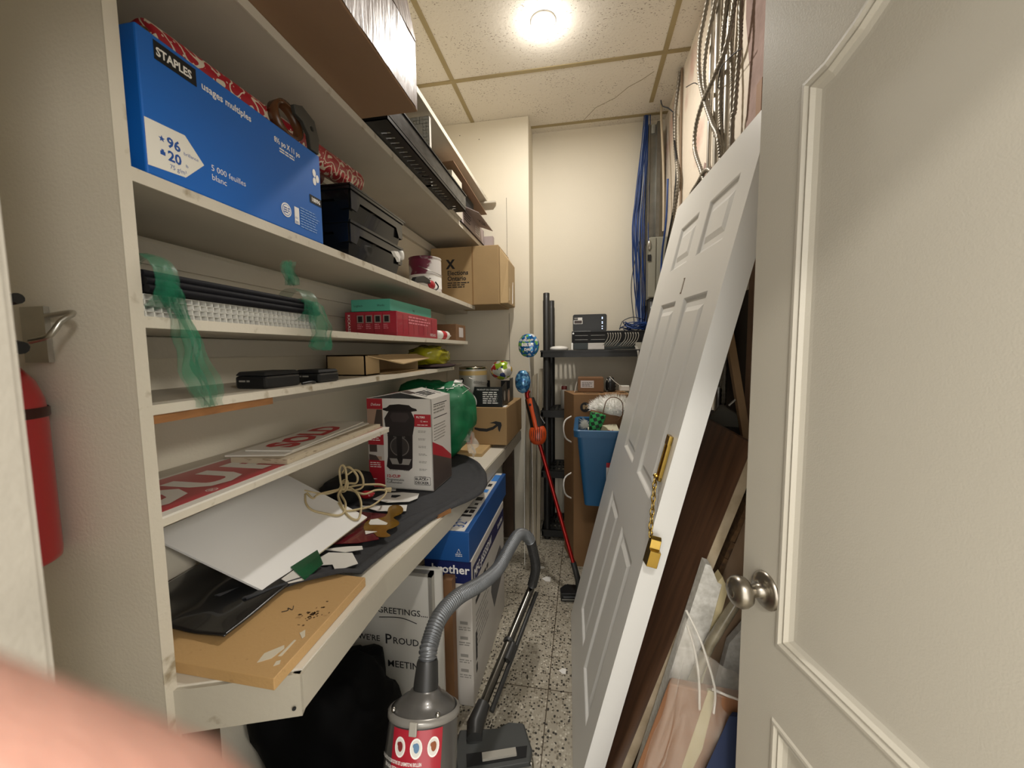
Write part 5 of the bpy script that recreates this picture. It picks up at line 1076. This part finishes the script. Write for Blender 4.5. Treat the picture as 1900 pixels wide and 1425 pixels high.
# blue cables
CB = M('blue_cable', '1F4488', .4, c2='16305F', vs=5); CB2 = M('pale_cable', '8E98A8', .4)
random.seed(11); t = T('cable_bundle', 'thick bundle of blue network cables hanging from the ceiling to the rack', 'cables', (.40, 2.93, 1.49))
bb = MB(); bp_ = MB(); bc = MB()
for i in range(26):
    ox, oy = random.gauss(0, .011), random.gauss(0, .010); P = []
    for j, (x, y, z) in enumerate(((.425, 2.95, 2.945), (.410, 2.945, 2.7), (.392, 2.94, 2.45), (.376, 2.93, 2.2), (.385, 2.925, 1.95), (.390, 2.92, 1.75), (.398, 2.90, 1.60), (.40, 2.88, 1.51))):
        k_ = .35+.9*sin(pi*min(1, j/7))
        P.append((x+ox*k_*1.5+random.gauss(0, .004), y+oy*k_+random.gauss(0, .003), z))
    (bp_ if i % 6 == 5 else bb).tube(spline(P, .04), .0031, 6)
for i in range(22):
    a0 = random.random()*6.28; r = random.uniform(.03, .075); cx_, cy_ = .375+random.gauss(0, .02), 2.88+random.gauss(0, .01); z = 1.488+.0022*i; a1 = a0+random.uniform(2.5, 5)
    bc.tube([Vector((cx_+r*1.25*cos(a), min(3.0, cy_+r*.6*sin(a)), z+.012*sin(a*2+i))) for a in [a0+(a1-a0)*k_/16 for k_ in range(17)]], .0031, 6)
P1 = [(.385, 2.92, 2.1), (.345, 2.92, 1.9), (.335, 2.91, 1.75), (.355, 2.90, 1.55), (.36, 2.9, 1.5)]; P2_ = [(.42, 2.89, 1.56), (.34, 2.87, 1.575), (.27, 2.86, 1.545), (.255, 2.86, 1.49)]
bk = MB(); bk.tube(spline(P1, .03), .003, 6); bk.tube(spline(P2_, .02), .003, 6)
add('blue_cables', bb, CB, t)['kind'] = 'stuff'; add('pale_cables', bp_, CB2, t)['kind'] = 'stuff'; add('cable_coil', bc, CB, t)['kind'] = 'stuff'; add('dark_cable', bk, M('dark_cable', '3A3F48', .5), t)
# electrical boxes
t = T('steel_channel', 'grey galvanised steel channel running down from the ceiling in the back right corner', 'channel', (.475, 2.95, 2.08))
b = MB(); b.box((.437, 2.94, 2.09), (.505, 3.0, 2.875)); b.box((.437, 2.925, 2.09), (.445, 2.94, 2.875)); b.box((.488, 2.90, 2.09), (.512, 2.94, 2.875)); add('channel_body', b, GALV, t)
b = MB().box((.455, 2.93, 2.815), (.478, 2.939, 2.872)); b.box((.512, 2.905, 2.84), (.515, 2.93, 2.87)); add('bright_clip', b, M('bright_steel', 'D2DCE0', .2, .9), t)
t = T('electrical_box', 'grey-beige electrical box with a rounded latch below the steel channel', 'electrical box', (.49, 2.83, 1.69))
EB = M('electrical_grey', '8E8C7E', .45, var=.08, vs=5); b = MB().box((.435, 2.77, 1.69), (.555, 2.93, 2.085)); add('box_body', b, EB, t, bev=.004)
b = MB(); b.box((.425, 2.762, 1.695), (.470, 2.770, 2.08)); b.box((.478, 2.762, 1.695), (.552, 2.770, 2.08)); add('box_door', b, EB, t, bev=.003)
b = MB().blob((.428, 2.76, 2.03), (.012, .01, .035), 12, 8); add('latch', b, STEEL, t); add('dark_clip', MB().box((.418, 2.755, 1.93), (.440, 2.762, 1.97)), BLACKM, t)
tag(add('black_equipment_box', MB().box((.44, 2.77, 1.485), (.545, 2.93, 1.688)), BLACKM, loc=(.49, 2.85, 1.485), bev=.003), 'black box under the grey electrical box, beside the blue cables', 'box')
# conduits
FLX = M('flexible_conduit', '8F887C', .45, .6, var=.15, vs=30); PIP = M('emt_pipe', 'C2BEB6', .32, .9, var=.12, vs=20)
def flex(P, r, lab, x=0): 
    sp = spline(P, .0045); return tag(add('flexible_conduit', MB().tube(sp, [r+.0012*sin(i*1.5708) for i in range(len(sp))], 10), FLX, loc=P[-1]), lab, 'conduit', 'flexible conduits on the right wall')
flex([(.52,1.70,2.94),(.505,1.812,2.83),(.505,1.921,2.758),(.505,1.981,2.692),(.505,1.967,2.554),(.505,1.873,2.392),(.505,1.764,2.245),(.505,1.678,2.134),(.52,1.66,1.90),(.53,1.65,1.2)], .0085, 'ribbed flexible conduit bowing furthest left at the top right wall')
flex([(.53,1.66,2.94),(.515,1.731,2.80),(.515,1.837,2.70),(.515,1.918,2.623),(.515,1.933,2.516),(.515,1.854,2.351),(.515,1.748,2.195),(.52,1.705,2.079),(.53,1.69,1.2)], .0085, 'ribbed flexible conduit just right of the one bowing furthest left')
flex([(.53,1.62,2.94),(.522,1.665,2.72),(.52,1.713,2.531),(.52,1.721,2.407),(.52,1.719,2.273),(.525,1.702,2.05),(.535,1.70,1.2)], .0085, 'straight ribbed conduit between the two bright pipes')
flex([(.53,1.50,2.90),(.505,1.587,2.47),(.50,1.72,2.408),(.50,1.881,2.40),(.50,1.985,2.35),(.50,1.99,2.25),(.50,1.849,2.073),(.515,1.80,1.9),(.53,1.8,1.5)], .0085, 'ribbed conduit looping low across the others to the leaning door')
flex([(.535,1.60,2.94),(.53,1.645,2.589),(.53,1.655,2.487),(.53,1.633,2.347),(.53,1.623,2.155),(.53,1.62,1.2)], .0075, 'thin ribbed conduit right of the thicker bright pipe')
flex([(.53,1.53,2.94),(.525,1.553,2.528),(.525,1.55,2.41),(.525,1.563,2.303),(.525,1.578,2.192),(.525,1.602,2.05),(.53,1.6,1.0)], .0075, 'rightmost ribbed conduit beside the bare pink wall patch')
flex([(.535,1.70,1.95),(.50,1.777,2.075),(.50,1.931,2.083),(.50,2.049,2.065),(.53,2.10,2.0)], .0085, 'short dark ribbed conduit end poking out over the leaning door')
flex([(.545,2.53,2.94),(.532,2.56,2.78),(.532,2.574,2.70),(.532,2.55,2.524),(.532,2.49,2.40),(.532,2.46,2.303),(.532,2.517,2.193),(.53,2.628,2.05),(.53,2.66,1.8)], .010, 'ribbed conduit hanging alone further back near the steel channel')
def pipe(P, r, lab, m_=PIP, nm='conduit_pipe'): return tag(add(nm, MB().tube(spline(P, .05), r, 16), m_, loc=P[-1]), lab, 'pipe')
pipe([(.538,1.82,2.94),(.538,1.83,2.5),(.538,1.813,2.0),(.538,1.81,1.0)], .013, 'bright straight metal pipe behind the bowing conduits')
pipe([(.538,1.915,2.94),(.538,1.915,2.3),(.538,1.912,1.0)], .009, 'thinner bright pipe left of the main straight pipe')
pipe([(.540,1.665,2.94),(.540,1.70,2.45),(.540,1.703,2.1),(.54,1.70,1.0)], .014, 'thick bright pipe nearest the leaning door top')
pipe([(.50,2.84,2.945),(.50,2.835,2.85),(.50,2.74,2.53),(.50,2.70,2.30),(.50,2.69,2.095)], .007, 'thin cream pipe running down in front of the steel channel', M('cream_pipe', 'B5A78E', .5))
pipe([(.550,2.51,2.94),(.550,2.505,2.5),(.550,2.47,2.2),(.55,2.45,1.5)], .0065, 'thin brown pipe beside the lone ribbed conduit', M('brown_pipe', '85705A', .5))
pipe([(.49,2.80,2.946),(.495,2.78,2.90),(.515,2.70,2.84),(.528,2.60,2.755)], .0035, 'thin dark wire drooping from the ceiling to the lone conduit', M('dark_cable', ''), 'wire')
pipe([(.525,2.585,2.74),(.528,2.56,2.58),(.53,2.50,2.42),(.528,2.53,2.2),(.515,2.64,2.0),(.50,2.70,1.8)], .006, 'black cable strapped to the lone ribbed conduit', BLACKP, 'cable')
pipe([(.515,2.66,2.4),(.51,2.66,2.15),(.50,2.72,1.95),(.50,2.74,1.7)], .006, 'blue cable dropping beside the electrical box', CB, 'cable')
b = MB().tube(spline([(.49,2.14,2.617),(.495,2.02,2.56),(.495,1.96,2.517)], .02), .002, 6); tag(add('tie_wire', b, INK, loc=(.49, 2.05, 2.56)), 'black wire end sticking out left of the conduits', 'wire')
b = MB().tube(spline([(.51,1.72,2.35),(.498,1.66,2.38),(.505,1.56,2.36),(.52,1.52,2.35)], .02), .002, 6); tag(add('tie_wire', b, INK, loc=(.5, 1.6, 2.36)), 'black wire tying the thick bright pipe to the rightmost conduits', 'wire')
# wall patches where plaster is broken away
b = MB(); f = FR((XR-.0005, 0, 0), (0, -1, 0), (0, 0, 1)); PK = M('bare_pink_board', 'A88E84', .85, c2='8C746A', vs=12, bump=.3, bs=50)
b.prism([(-1.62, 2.9), (-1.50, 2.94), (-1.35, 2.9), (-1.30, 2.2), (-1.40, 1.9), (-1.58, 2.0), (-1.55, 2.3), (-1.60, 2.5)], 0, .0012, None, f); b.prism([(-2.15, 2.10), (-2.05, 2.22), (-1.86, 2.10), (-1.90, 1.9), (-2.2, 1.85)], 0, .0012, None, f)
struct('trim_5', b, PK)
b = MB(); f = FR((XR-.004, 0, 0), (0, -1, 0), (0, 0, 1)); b.box((-1.47, 1.0, -.002), (-1.43, 2.2, .004), None, f); struct('trim_6', b, M('raw_timber_strip', '9A7658', .7, var=.2, vs=6))
# dark sheet on the right wall, painting in the dim interior behind the doors
b = MB(); b.box((XR-.003, .95, 0), (XR-.0005, 1.78, 1.55)); struct('trim_7', b, M('dark_interior_fill', '4A3E35', .9, var=.4, vs=5))

# ------------------------------------------------------------------ tall carton, bin and contents
t = T('tall_carton', 'tall brown carton with an upside-down number badge in front of the black rack', 'box', (.1, 2.5, 0))
TF_ = FR((-.052, 2.385, .001), (1, .10, 0), (0, 0, 1)); b = MB(); b.hexa([TF_@Vector(q) for q in ((0,0,0),(.33,0,0),(.33,0,-.24),(-.045,0,-.24),(0,1.082,0),(.33,1.082,0),(.33,1.082,-.24),(-.045,1.082,-.24))]); add('carton_body', b, M('carton_tall', '8E6B46', .75, var=.12, vs=5, bump=.1, bs=30), t, fix=True)
b = MB(); f = FR(TF_@Vector((0, 0, .0004)), TF_.col[0].xyz, (0, 0, 1)); b.disc(f, .068, 1.005, .030, INK, .0004, 24); fi = FR(f@Vector((.093, 1.019, .0008)), -f.col[0].xyz, (0, 0, -1)); b.text('68', fi, .004, 0, .036, CARDL, .0, bold=.03)
fz = FR(TF_@Vector((0, 1.0825, 0)), TF_.col[0].xyz, TF_.col[2].xyz*-1); b.rect(fz, .07, .03, .072, .16, INK); b.rect(fz, .22, .03, .222, .16, INK); b.lines(fz, .08, .05, .19, 1, .02, .018, INK, .0006); b.rect(fz, .17, .10, .19, .12, INK, .0006)
add('lettering', b, None, t)
for z in (.86, .50): add('strap_handle', MB().tube(spline([TF_@Vector((-.01, z+.08, -.06)), TF_@Vector((-.05, z+.055, -.04)), TF_@Vector((-.06, z, -.03)), TF_@Vector((-.045, z-.055, -.04)), TF_@Vector((-.008, z-.085, -.06))], .01), .005, 8), WHITEP, t)
fl_ = FR(TF_@Vector((.33, 1.083, -.03)), TF_.col[2].xyz*-1, (.8, 0, -.35)); add('flap', MB().prism([(0, 0), (.20, 0), (.19, .09), (.02, .09)], -.002, .002, None, fl_), CARDL, t)
t = T('small_carton', 'small brown carton with a white address label on top of the tall carton', 'box', (.03, 2.57, 1.085)); add('carton_body', MB().box((-.03, 2.52, 1.086), (.13, 2.66, 1.175)), CARDD, t, bev=.002)
b = MB(); f = FR((-.03, 2.5195, 1.086), (1, 0, 0), (0, 0, 1)); b.rect(f, .018, .026, .10, .072, M('pale_label', '')); b.lines(f, .026, .058, .092, 4, .008, .003, INK, .0006); add('label', b, None, t)
b = MB().hexa([(-.052, 2.50, 1.086), (-.049, 2.50, 1.086), (-.049, 2.55, 1.086), (-.052, 2.55, 1.086), (-.036, 2.50, 1.155), (-.033, 2.50, 1.155), (-.033, 2.55, 1.15), (-.036, 2.55, 1.15)]); tag(add('paper_sheet', b, WHITEP, loc=(-.05, 2.52, 1.086)), 'white sheet sticking up at the left edge of the tall carton', 'paper')
t = T('power_adapter', 'white plug adapter with a cord beside the small carton', 'adapter', (.235, 2.55, 1.09)); add('adapter_body', MB().box((.225, 2.50, 1.095), (.285, 2.54, 1.128)), WHITEP, t, bev=.004)
add('adapter_cord', MB().tube(spline([(.285, 2.52, 1.11), (.31, 2.53, 1.115), (.34, 2.56, 1.14), (.36, 2.6, 1.2)], .01), .003, 8), WHITEP, t); add('thin_lead', MB().tube(spline([(.235, 2.50, 1.125), (.20, 2.49, 1.15), (.165, 2.50, 1.185)], .01), .002, 6), WHITEP, t)
t = T('round_lamp_shade', 'black ribbed round object right of the small carton', 'lamp', (.175, 2.58, 1.09)); add('ribbed_body', MB().lathe((.175, 2.58, 1.087), (0, 0, 1), [(.030, 0), (.036, .01), (.030, .02), (.037, .03), (.031, .04), (.036, .05), (.028, .062), (.02, .085), (0, .09)], 24), BLACKP, t); add('ring', MB().tube([Vector((.152+.012*cos(a), 2.555, 1.125+.038*sin(a))) for a in [2*pi*i/24 for i in range(24)]], .003, 6, None, True), STEEL, t)
t = T('spray_can', 'slim white spray can with a red cap standing on the second rack shelf', 'can', (-.128, 2.80, .936)); add('can_body', MB().lathe((-.128, 2.80, .9365), (0, 0, 1), [(.024, 0), (.025, .002), (.025, .13), (.02, .138)], 24), M('grey_can', '9C9890', .35, .4), t); add('cap', MB().lathe((-.128, 2.80, 1.074), (0, 0, 1), [(.021, 0), (.021, .02), (.018, .024), (0, .025)], 20), M('dark_red_plastic', '5B1A16', .4), t)
tag(add('support_carton', MB().box((.118, 1.99, .001), (.335, 2.31, .548)), CARD, loc=(.22, 2.15, 0), bev=.003), 'brown carton hidden behind the leaning door, carrying the blue bin', 'box')
t = T('plastic_bin', 'tapered blue plastic bin full of packages between the tall carton and the leaning door', 'bin', (.14, 2.15, .55))
BB = M('bin_blue', '1E5A86', .4, var=.08, vs=5); b = MB(); zb, zt = .5495, .955
def ring_(x0, x1, y0, y1, r, z, n=5): return [Vector((cx+r*cos(a), cy+r*sin(a), z)) for cx, cy, a0 in ((x1-r, y1-r, 0), (x0+r, y1-r, pi/2), (x0+r, y0+r, pi), (x1-r, y0+r, 3*pi/2)) for a in [a0+pi/2*i/n for i in range(n+1)]]
rings = [ring_(.012, .262, 2.005, 2.305, .02, zb), ring_(-.015, .295, 1.975, 2.335, .025, .80), ring_(-.022, .300, 1.968, 2.342, .025, .87), ring_(-.026, .304, 1.964, 2.346, .025, .915), ring_(-.043, .318, 1.95, 2.36, .03, .917), ring_(-.045, .320, 1.948, 2.362, .03, .95), ring_(-.040, .315, 1.953, 2.357, .03, zt), ring_(-.022, .300, 1.968, 2.342, .025, zt-.004), ring_(-.010, .288, 1.982, 2.33, .025, .80), ring_(.016, .258, 2.01, 2.30, .02, zb+.004)]
k_ = len(rings[0]); vs = [v for r in rings for v in r]; fs = [(i*k_+j, i*k_+(j+1) % k_, (i+1)*k_+(j+1) % k_, (i+1)*k_+j) for i in range(len(rings)-1) for j in range(k_)]
b.raw(vs, fs+[tuple(range(k_))[::-1], tuple(range((len(rings)-1)*k_, len(rings)*k_))]); add('bin_body', b, BB, t)
b = MB(); f = FR((.10, 1.9795, .80), (1, 0, 0), (0, -.09, 1)); f = FR((.118, 1.9755, .795), (1, 0, 0), (0, .11, -1)); f = FR((.118, 1.986, .65), (1, 0, 0), (0, -.12, 1)); b.rect(f, 0, 0, .07, .14, WINK, .001); b.rect(f, 0, .115, .07, .14, REDINK, .0014); b.rect(f, .012, .07, .035, .10, GI, .0014); b.rect(f, .016, .074, .031, .096, WINK, .0018); b.disc(f, .02, .035, .006, INK, .0014); add('sticker', b, None, t)
pbag = T('paper_bag', 'brown paper bag with cord handles standing in the blue bin', 'bag', (.14, 2.17, .62))
add('bag_body', MB().hexa([(.03, 2.08, .62), (.25, 2.08, .62), (.25, 2.26, .62), (.03, 2.26, .62), (.045, 2.10, 1.03), (.27, 2.09, .985), (.27, 2.26, .99), (.04, 2.28, 1.03)]), CARDD, pbag, bev=.004)
b = MB(); random.seed(4)
for i in range(1500):
    u_ = random.random()*2*pi; w_ = random.random(); ph = math.acos(1-1.35*w_*.75)
    d = Vector((sin(ph)*cos(u_), sin(ph)*sin(u_), cos(ph))); c_ = Vector((.172, 2.17, 1.026)); base = c_+Vector((d.x*.120, d.y*.075, d.z*.062)); tip = base+d*random.uniform(.014, .034)+Vector((random.gauss(0, .006), random.gauss(0, .006), random.gauss(0, .006))); sd = d.orthogonal().normalized()*.0022
    b.raw([base-sd, base+sd, tip], [(0, 1, 2)])
b.blob((.172, 2.17, 1.026), (.12, .075, .062), 28, 16, .2, 8)
o = add('tinsel_garland', b, M('white_tinsel', 'F2F1EC', .6), loc=(.16, 2.17, .95)); tag(o, 'fluffy white garland heaped on the paper bag in the blue bin', 'garland')
b = MB()
for i in range(160):
    base = Vector((.020+random.gauss(0, .006), 2.10, .955+random.gauss(0, .008))); tip = base+Vector((-.035*random.random()-.005, random.gauss(0, .01), random.gauss(0, .018))); b.raw([base-Vector((0, 0, .002)), base+Vector((0, 0, .002)), tip], [(0, 1, 2)])
tag(add('tinsel_garland', b, M('white_tinsel', ''), loc=(.02, 2.13, .97)), 'loose end of white garland sticking out left of the plaid cone', 'garland')
def plaid():
    m = M('green_plaid', '1F8A48', .6); nt = m.node_tree; N = nt.nodes; L = nt.links; b_ = N['Principled BSDF']; tc = N.new('ShaderNodeTexCoord'); c = N.new('ShaderNodeTexChecker'); c.inputs['Scale'].default_value = 55; c.inputs['Color1'].default_value = (*lin('2A9A50'), 1); c.inputs['Color2'].default_value = (*lin('0E2A18'), 1)
    mp = N.new('ShaderNodeMapping'); mp.inputs['Scale'].default_value = (1, .001, 1); mp.inputs['Rotation'].default_value = (0, .3, 0); L.new(tc.outputs['Object'], mp.inputs[0]); L.new(mp.outputs[0], c.inputs[0]); L.new(c.outputs[0], b_.inputs['Base Color']); return m
b = MB().lathe((.050, 2.03, .89), (.22, .1, 1), [(.018, 0), (.026, .03), (.042, .135), (.038, .14), (.02, .13)], 20); tag(add('plaid_cone', b, plaid(), loc=(.05, 2.03, .89)), 'green and black plaid wrapped cone at the left corner of the blue bin', 'gift')
t = T('card_box', 'cream card box with red script tilted on the front of the blue bin', 'box', (.14, 2.0, .88)); f = FR((.045, 1.985, .905), (1, .15, .12), (-.12, .75, .35)); b = MB().prism([(0, 0), (.15, 0), (.15, .10), (0, .10)], -.03, 0, None, f); add('box_body', b, M('cream_card', 'CFCBAE', .5), t)
b = MB(); b.tube([f@Vector((.02+.1*i/20, .045+.008*sin(i*1.3), .0008)) for i in range(21)], .0016, 5, REDINK); b.lines(f, .02, .02, .13, 2, .009, .003, GI, .0006); add('lettering', b, None, t)
b = MB(); f = FR((.045, 1.984, .872), (1, .15, .12), (0, 0, 1)); b.rect(f, .03, .0, .148, .03, M('checked_grey', 'A3A7AE', .5)); add('side_print', b, None, t)
for i, P in enumerate(([(.10, 2.06, 1.0), (.12, 2.04, 1.09), (.16, 2.04, 1.11), (.20, 2.05, 1.08), (.20, 2.06, 1.0)], [(.18, 2.05, .99), (.21, 2.04, 1.03), (.25, 2.05, 1.04)])):
    add('handle', MB().tube(spline(P, .01), .0022, 6), CARDD, pbag)
# ================================================================== FIRE EXTINGUISHER (hangs on the end panel)
t = T('fire_extinguisher', 'red fire extinguisher hanging on the end panel, half hidden by the door jamb', 'fire extinguisher', (-.878, .44, 1.02))
FX = M('extinguisher_red', 'A8141C', .3, coat=.5); xo, yo = -.878, .438
add('cylinder', MB().lathe((xo, yo, 1.022), (0, 0, 1), [(0, .004), (.044, .003), (.050, 0), (.055, .004), (.056, .012), (.056, .235), (.054, .262), (.046, .29), (.032, .312), (.02, .322), (.018, .34)], 40), FX, t)
add('mounting_band', MB().lathe((xo, yo, 1.255), (0, 0, 1), [(.057, 0), (.0585, .002), (.0585, .014), (.057, .016)], 36, None, True, False), M('band_dark', '3A1A14', .3, .4), t)
b = MB().lathe((xo, yo, 1.36), (0, 0, 1), [(.015, 0), (.017, .01), (.017, .045), (.012, .05)], 20); b.box((xo-.008, yo-.05, 1.375), (xo+.008, yo, 1.392)); add('valve', b, STEEL, t)
b = MB().tube(spline([(xo-.03, yo-.02, 1.418), (xo+.04, yo-.02, 1.422), (xo+.115, yo-.02, 1.430)], .01), [.008]*3+[.007]*6 if False else .0075, 10); add('carry_handle', b, BLACKP, t)
b = MB().tube(spline([(xo-.02, yo-.02, 1.40), (xo+.01, yo-.02, 1.39), (xo+.09, yo-.022, 1.368), (xo+.115, yo-.022, 1.362)], .01), .009, 10); add('squeeze_lever', b, BLACKP, t)
b = MB().tube(spline([(xo+.03, .495, 1.415), (xo+.125, .47, 1.415), (xo+.132, .45, 1.400), (xo+.127, .44, 1.380), (xo+.09, .44, 1.372)], .008), .004, 8); b.box((xo-.02, .492, 1.34), (xo+.03, .499, 1.43)); add('wall_bracket', b, STEEL, t)
add('safety_tag', MB().tube([(xo+.01, yo-.03, 1.405), (xo+.035, yo-.03, 1.41)], .003, 8), M('green_tag', '1E6A38', .4), t)

# ================================================================== PILE LEANING BETWEEN THE TWO DOORS
def lean(x0, x1, z1, y0, y1, th):
    L_ = sqrt((x1-x0)**2+z1**2); f = FR((x0, y0, 0.001+th*.35), (x1-x0, 0, z1), (0, 1, 0)); return f, L_, y1-y0
BRN = M('brown_laminate', '7C5A42', .45, c2='5C402D', vs=7, stretch=(.6, 6, .6)); EDG_ = M('pale_board_edge', 'C4B49A', .6, c2='A8977C', vs=20)
f, L_, W_ = lean(.035, .398, 1.115, 1.0, 1.41, .02)
t = T('laminate_board', 'wide dark brown board with a pale cut edge leaning behind the white door', 'board', (.2, 1.2, 0))
add('board_body', MB().box((0, 0, -.022), (L_, W_, 0), None, f), BRN, t); add('cut_edge', MB().box((0, -.0015, -.022), (L_, 0, .0), None, f), EDG_, t)
f, L_, W_ = lean(.068, .393, .985, 1.005, 1.38, .02)
b = MB(); random.seed(9); n_ = 70
for i in range(n_): b.box((L_*i/n_, -.001-.004*random.random(), -.012), (L_*(i+1)/n_, W_, -.001-.002*random.random()), None, f)
tag(add('chipped_board', b, M('ragged_brown_edge', '6E5132', .85, c2='45311E', vs=60), loc=(.2, 1.1, 0)), 'board with a ragged brown chipped edge touching the dark laminate board', 'board')
t = T('foam_slab', 'white granular foam slab with a cream side standing in front of the plywood', 'slab', (.15, .97, 0))
b = MB(); b.prism([(.072, 0), (.165, 0), (.325, .795), (.315, .80), (.300, .838), (.288, .842)], 0, .03, None, FR((0, .985, .001), (1, 0, 0), (0, 0, 1))); add('slab_body', b, M('white_foam', 'CFCDC6', .7, c2='B5B2A9', vs=90), t)
b = MB(); b.prism([(.165, 0), (.180, 0), (.338, .785), (.325, .815), (.315, .80), (.325, .795)], -.0, .032, None, FR((0, .985, .001), (1, 0, 0), (0, 0, 1))); add('cream_side', b, M('cream_side', 'B7AA84', .6), t)
b = MB().prism([(.10, 0), (.50, 0), (.53, .80), (.50, 1.02), (.445, 1.09), (.435, 1.04)], 0, .016, None, FR((0, 1.045, .001), (1, 0, 0), (0, 0, 1)))
tag(add('plywood_sheet', b, M('plywood_face', 'A98F74', .6, c2='8E745A', vs=5, stretch=(5, 5, 1)), loc=(.35, 1.04, 0)), 'pale pinkish plywood sheet behind the foam slab and door knob', 'plywood')
b = MB().tube([(.075, .939, .02), (.30, .940, .66), (.37, .941, .80)], .012, 12); tag(add('wrapped_tube', b, M('wrapped_tube', '8E8672', .2, coat=.6, c2='6B6350', vs=20), loc=(.1, .95, 0)), 'shiny wrapped round tube leaning just left of the door knob', 'tube')
b = MB().prism([(.24, 0), (.50, 0), (.47, .60), (.40, .68), (.36, .62)], 0, .02, None, FR((0, 1.015, .001), (1, 0, 0), (0, 0, 1)))
tag(add('white_slab', b, M('white_foam', ''), loc=(.4, 1.01, 0)), 'white slab low behind the wrapped tube, beside the front door', 'slab')
t = T('flat_box', 'upright brown flat carton under clear plastic in the lower right', 'box', (.32, .91, 0))
b = MB().hexa([(.03, .905, .001), (.46, .885, .001), (.47, .920, .001), (.04, .925, .001), (.20, .905, .573), (.43, .885, .560), (.44, .920, .560), (.21, .925, .573)]); add('carton_body', b, M('carton_warm', '8A5E3E', .6, var=.1, vs=5), t, bev=.004)
b = MB(); b.hexa([(.135, .897, .001), (.20, .895, .001), (.20, .904, .001), (.135, .904, .001), (.285, .897, .575), (.30, .895, .57), (.30, .903, .57), (.285, .903, .575)]); tag(add('trim_strip', b, M('cream_side', ''), loc=(.2, .9, 0)), 'cream strip lying across the brown flat carton', 'strip')
b = MB().hexa([(.14, .868, .001), (.47, .862, .001), (.47, .882, .001), (.15, .885, .001), (.320, .868, .545), (.42, .862, .555), (.42, .876, .555), (.33, .88, .545)]); tag(add('navy_folder', b, M('navy_cloth', '1E2A48', .8), loc=(.38, .87, 0)), 'dark navy panel at the very bottom right beside the front door', 'panel')
PTOP = [(.03, .02), (.132, .325), (.179, .51), (.225, .75), (.245, .735), (.26, .685), (.31, .64), (.366, .607), (.46, .585)]
def plasf(u, v):
    x = .04+.40*u
    for (a, za), (c, zc_) in zip(PTOP, PTOP[1:]):
        if x <= c: break
    top = za+(zc_-za)*(x-a)/(c-a); z = .01+(top-.01)*v
    return (x+.012*noise.noise(Vector((u*9, v*9, 1))), .84+.02*u+.035*v+.022*noise.noise(Vector((u*6, v*5, 2)))+.012*noise.noise(Vector((u*15, v*14, 5))), z+.012*noise.noise(Vector((u*8, 3, v*2)))*v)
PLA = M('plastic_film', 'E6E0D4', .08, alpha=.13, spec=1., bump=1., bs=16, coat=1.)
tag(sheet('plastic_film', plasf, 60, 60, PLA, .0005, loc=(.25, .87, 0)), 'crumpled clear plastic film draped over the boards and brown flat carton', 'plastic film')
b = MB(); 
for P in ([(.235, .905, .755), (.262, .90, .70), (.282, .895, .64), (.295, .885, .585), (.29, .875, .54)], [(.238, .905, .72), (.255, .90, .66), (.262, .89, .60), (.262, .88, .54)], [(.29, .89, .585), (.32, .885, .578), (.35, .88, .572), (.375, .875, .545)]):
    b.tube(spline(P, .01), .0028, 6)
tag(add('plastic_film', b, M('plastic_folds', 'EFEAE0', .12, alpha=.55, spec=1., coat=1.), loc=(.3, .89, .6)), 'bright twisted folds at the top of the clear plastic film', 'plastic film')
b = MB(); d_ = Vector((.056, -.03, -.36)).normalized(); f = FR((.42, 1.36, 1.60), d_, (0, 1, 0)); b.box((0, -.011, -.011), (1.20, .011, .011), None, f); tag(add('wood_stick', b, M('pine_stick', 'A98760', .6, var=.15, vs=6), loc=(.50, 1.3, .45)), 'thin pine stick standing behind the white door near the front door', 'stick')
b = MB(); b.prism([(0, 0), (.12, .0), (.12, .05), (.03, .08)], 0, .02, None, FR((.41, 1.42, 1.10), (1, -.4, -.3), (0, 0, 1))); tag(add('grey_pad', b, M('grey_pad', '5E594E', .7), loc=(.45, 1.4, 1.09), bev=.008), 'rounded grey pad showing above the top edge of the laminate board', 'pad')
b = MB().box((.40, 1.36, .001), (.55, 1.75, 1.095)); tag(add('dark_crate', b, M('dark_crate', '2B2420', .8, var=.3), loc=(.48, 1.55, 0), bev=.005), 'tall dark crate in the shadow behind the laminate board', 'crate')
b = MB().tube([(.455, 1.33, 1.17), (.475, 1.33, 1.19)], .0035, 8); tag(add('metal_pin', b, STEEL, loc=(.46, 1.33, 1.17)), 'small bright metal pin in the dark gap behind the doors', 'pin')

# ================================================================== PHOTOGRAPHER'S FINGERTIP, right at the lens
SKIN = M('skin', 'B98A79', .55, var=.1, vs=300, bump=.3, bs=1500)
SKIN.node_tree.nodes['Principled BSDF'].inputs['Subsurface Weight'].default_value = .25; SKIN.node_tree.nodes['Principled BSDF'].inputs['Subsurface Radius'].default_value = (.004, .0015, .001)
FA, FB = Vector((-.05724, .00993, 1.3303)), Vector((-.0202, .0152, 1.3169)); fd = (FB-FA).normalized(); L_ = (FB-FA).length
t = T('person', 'blurred fingertip of the person taking the photo, in the lower left corner', 'person', FA)
prof = [(.0086, 0), (.0085, L_*.2), (.0085, L_*.38), (.0083, L_*.55), (.0081, L_*.75), (.0079, L_*.86), (.0070, L_*.94), (.0050, L_*1.0), (.0025, L_*1.03), (0, L_*1.04)]
add('finger', MB().lathe(FA, fd, prof, 40), SKIN, t)
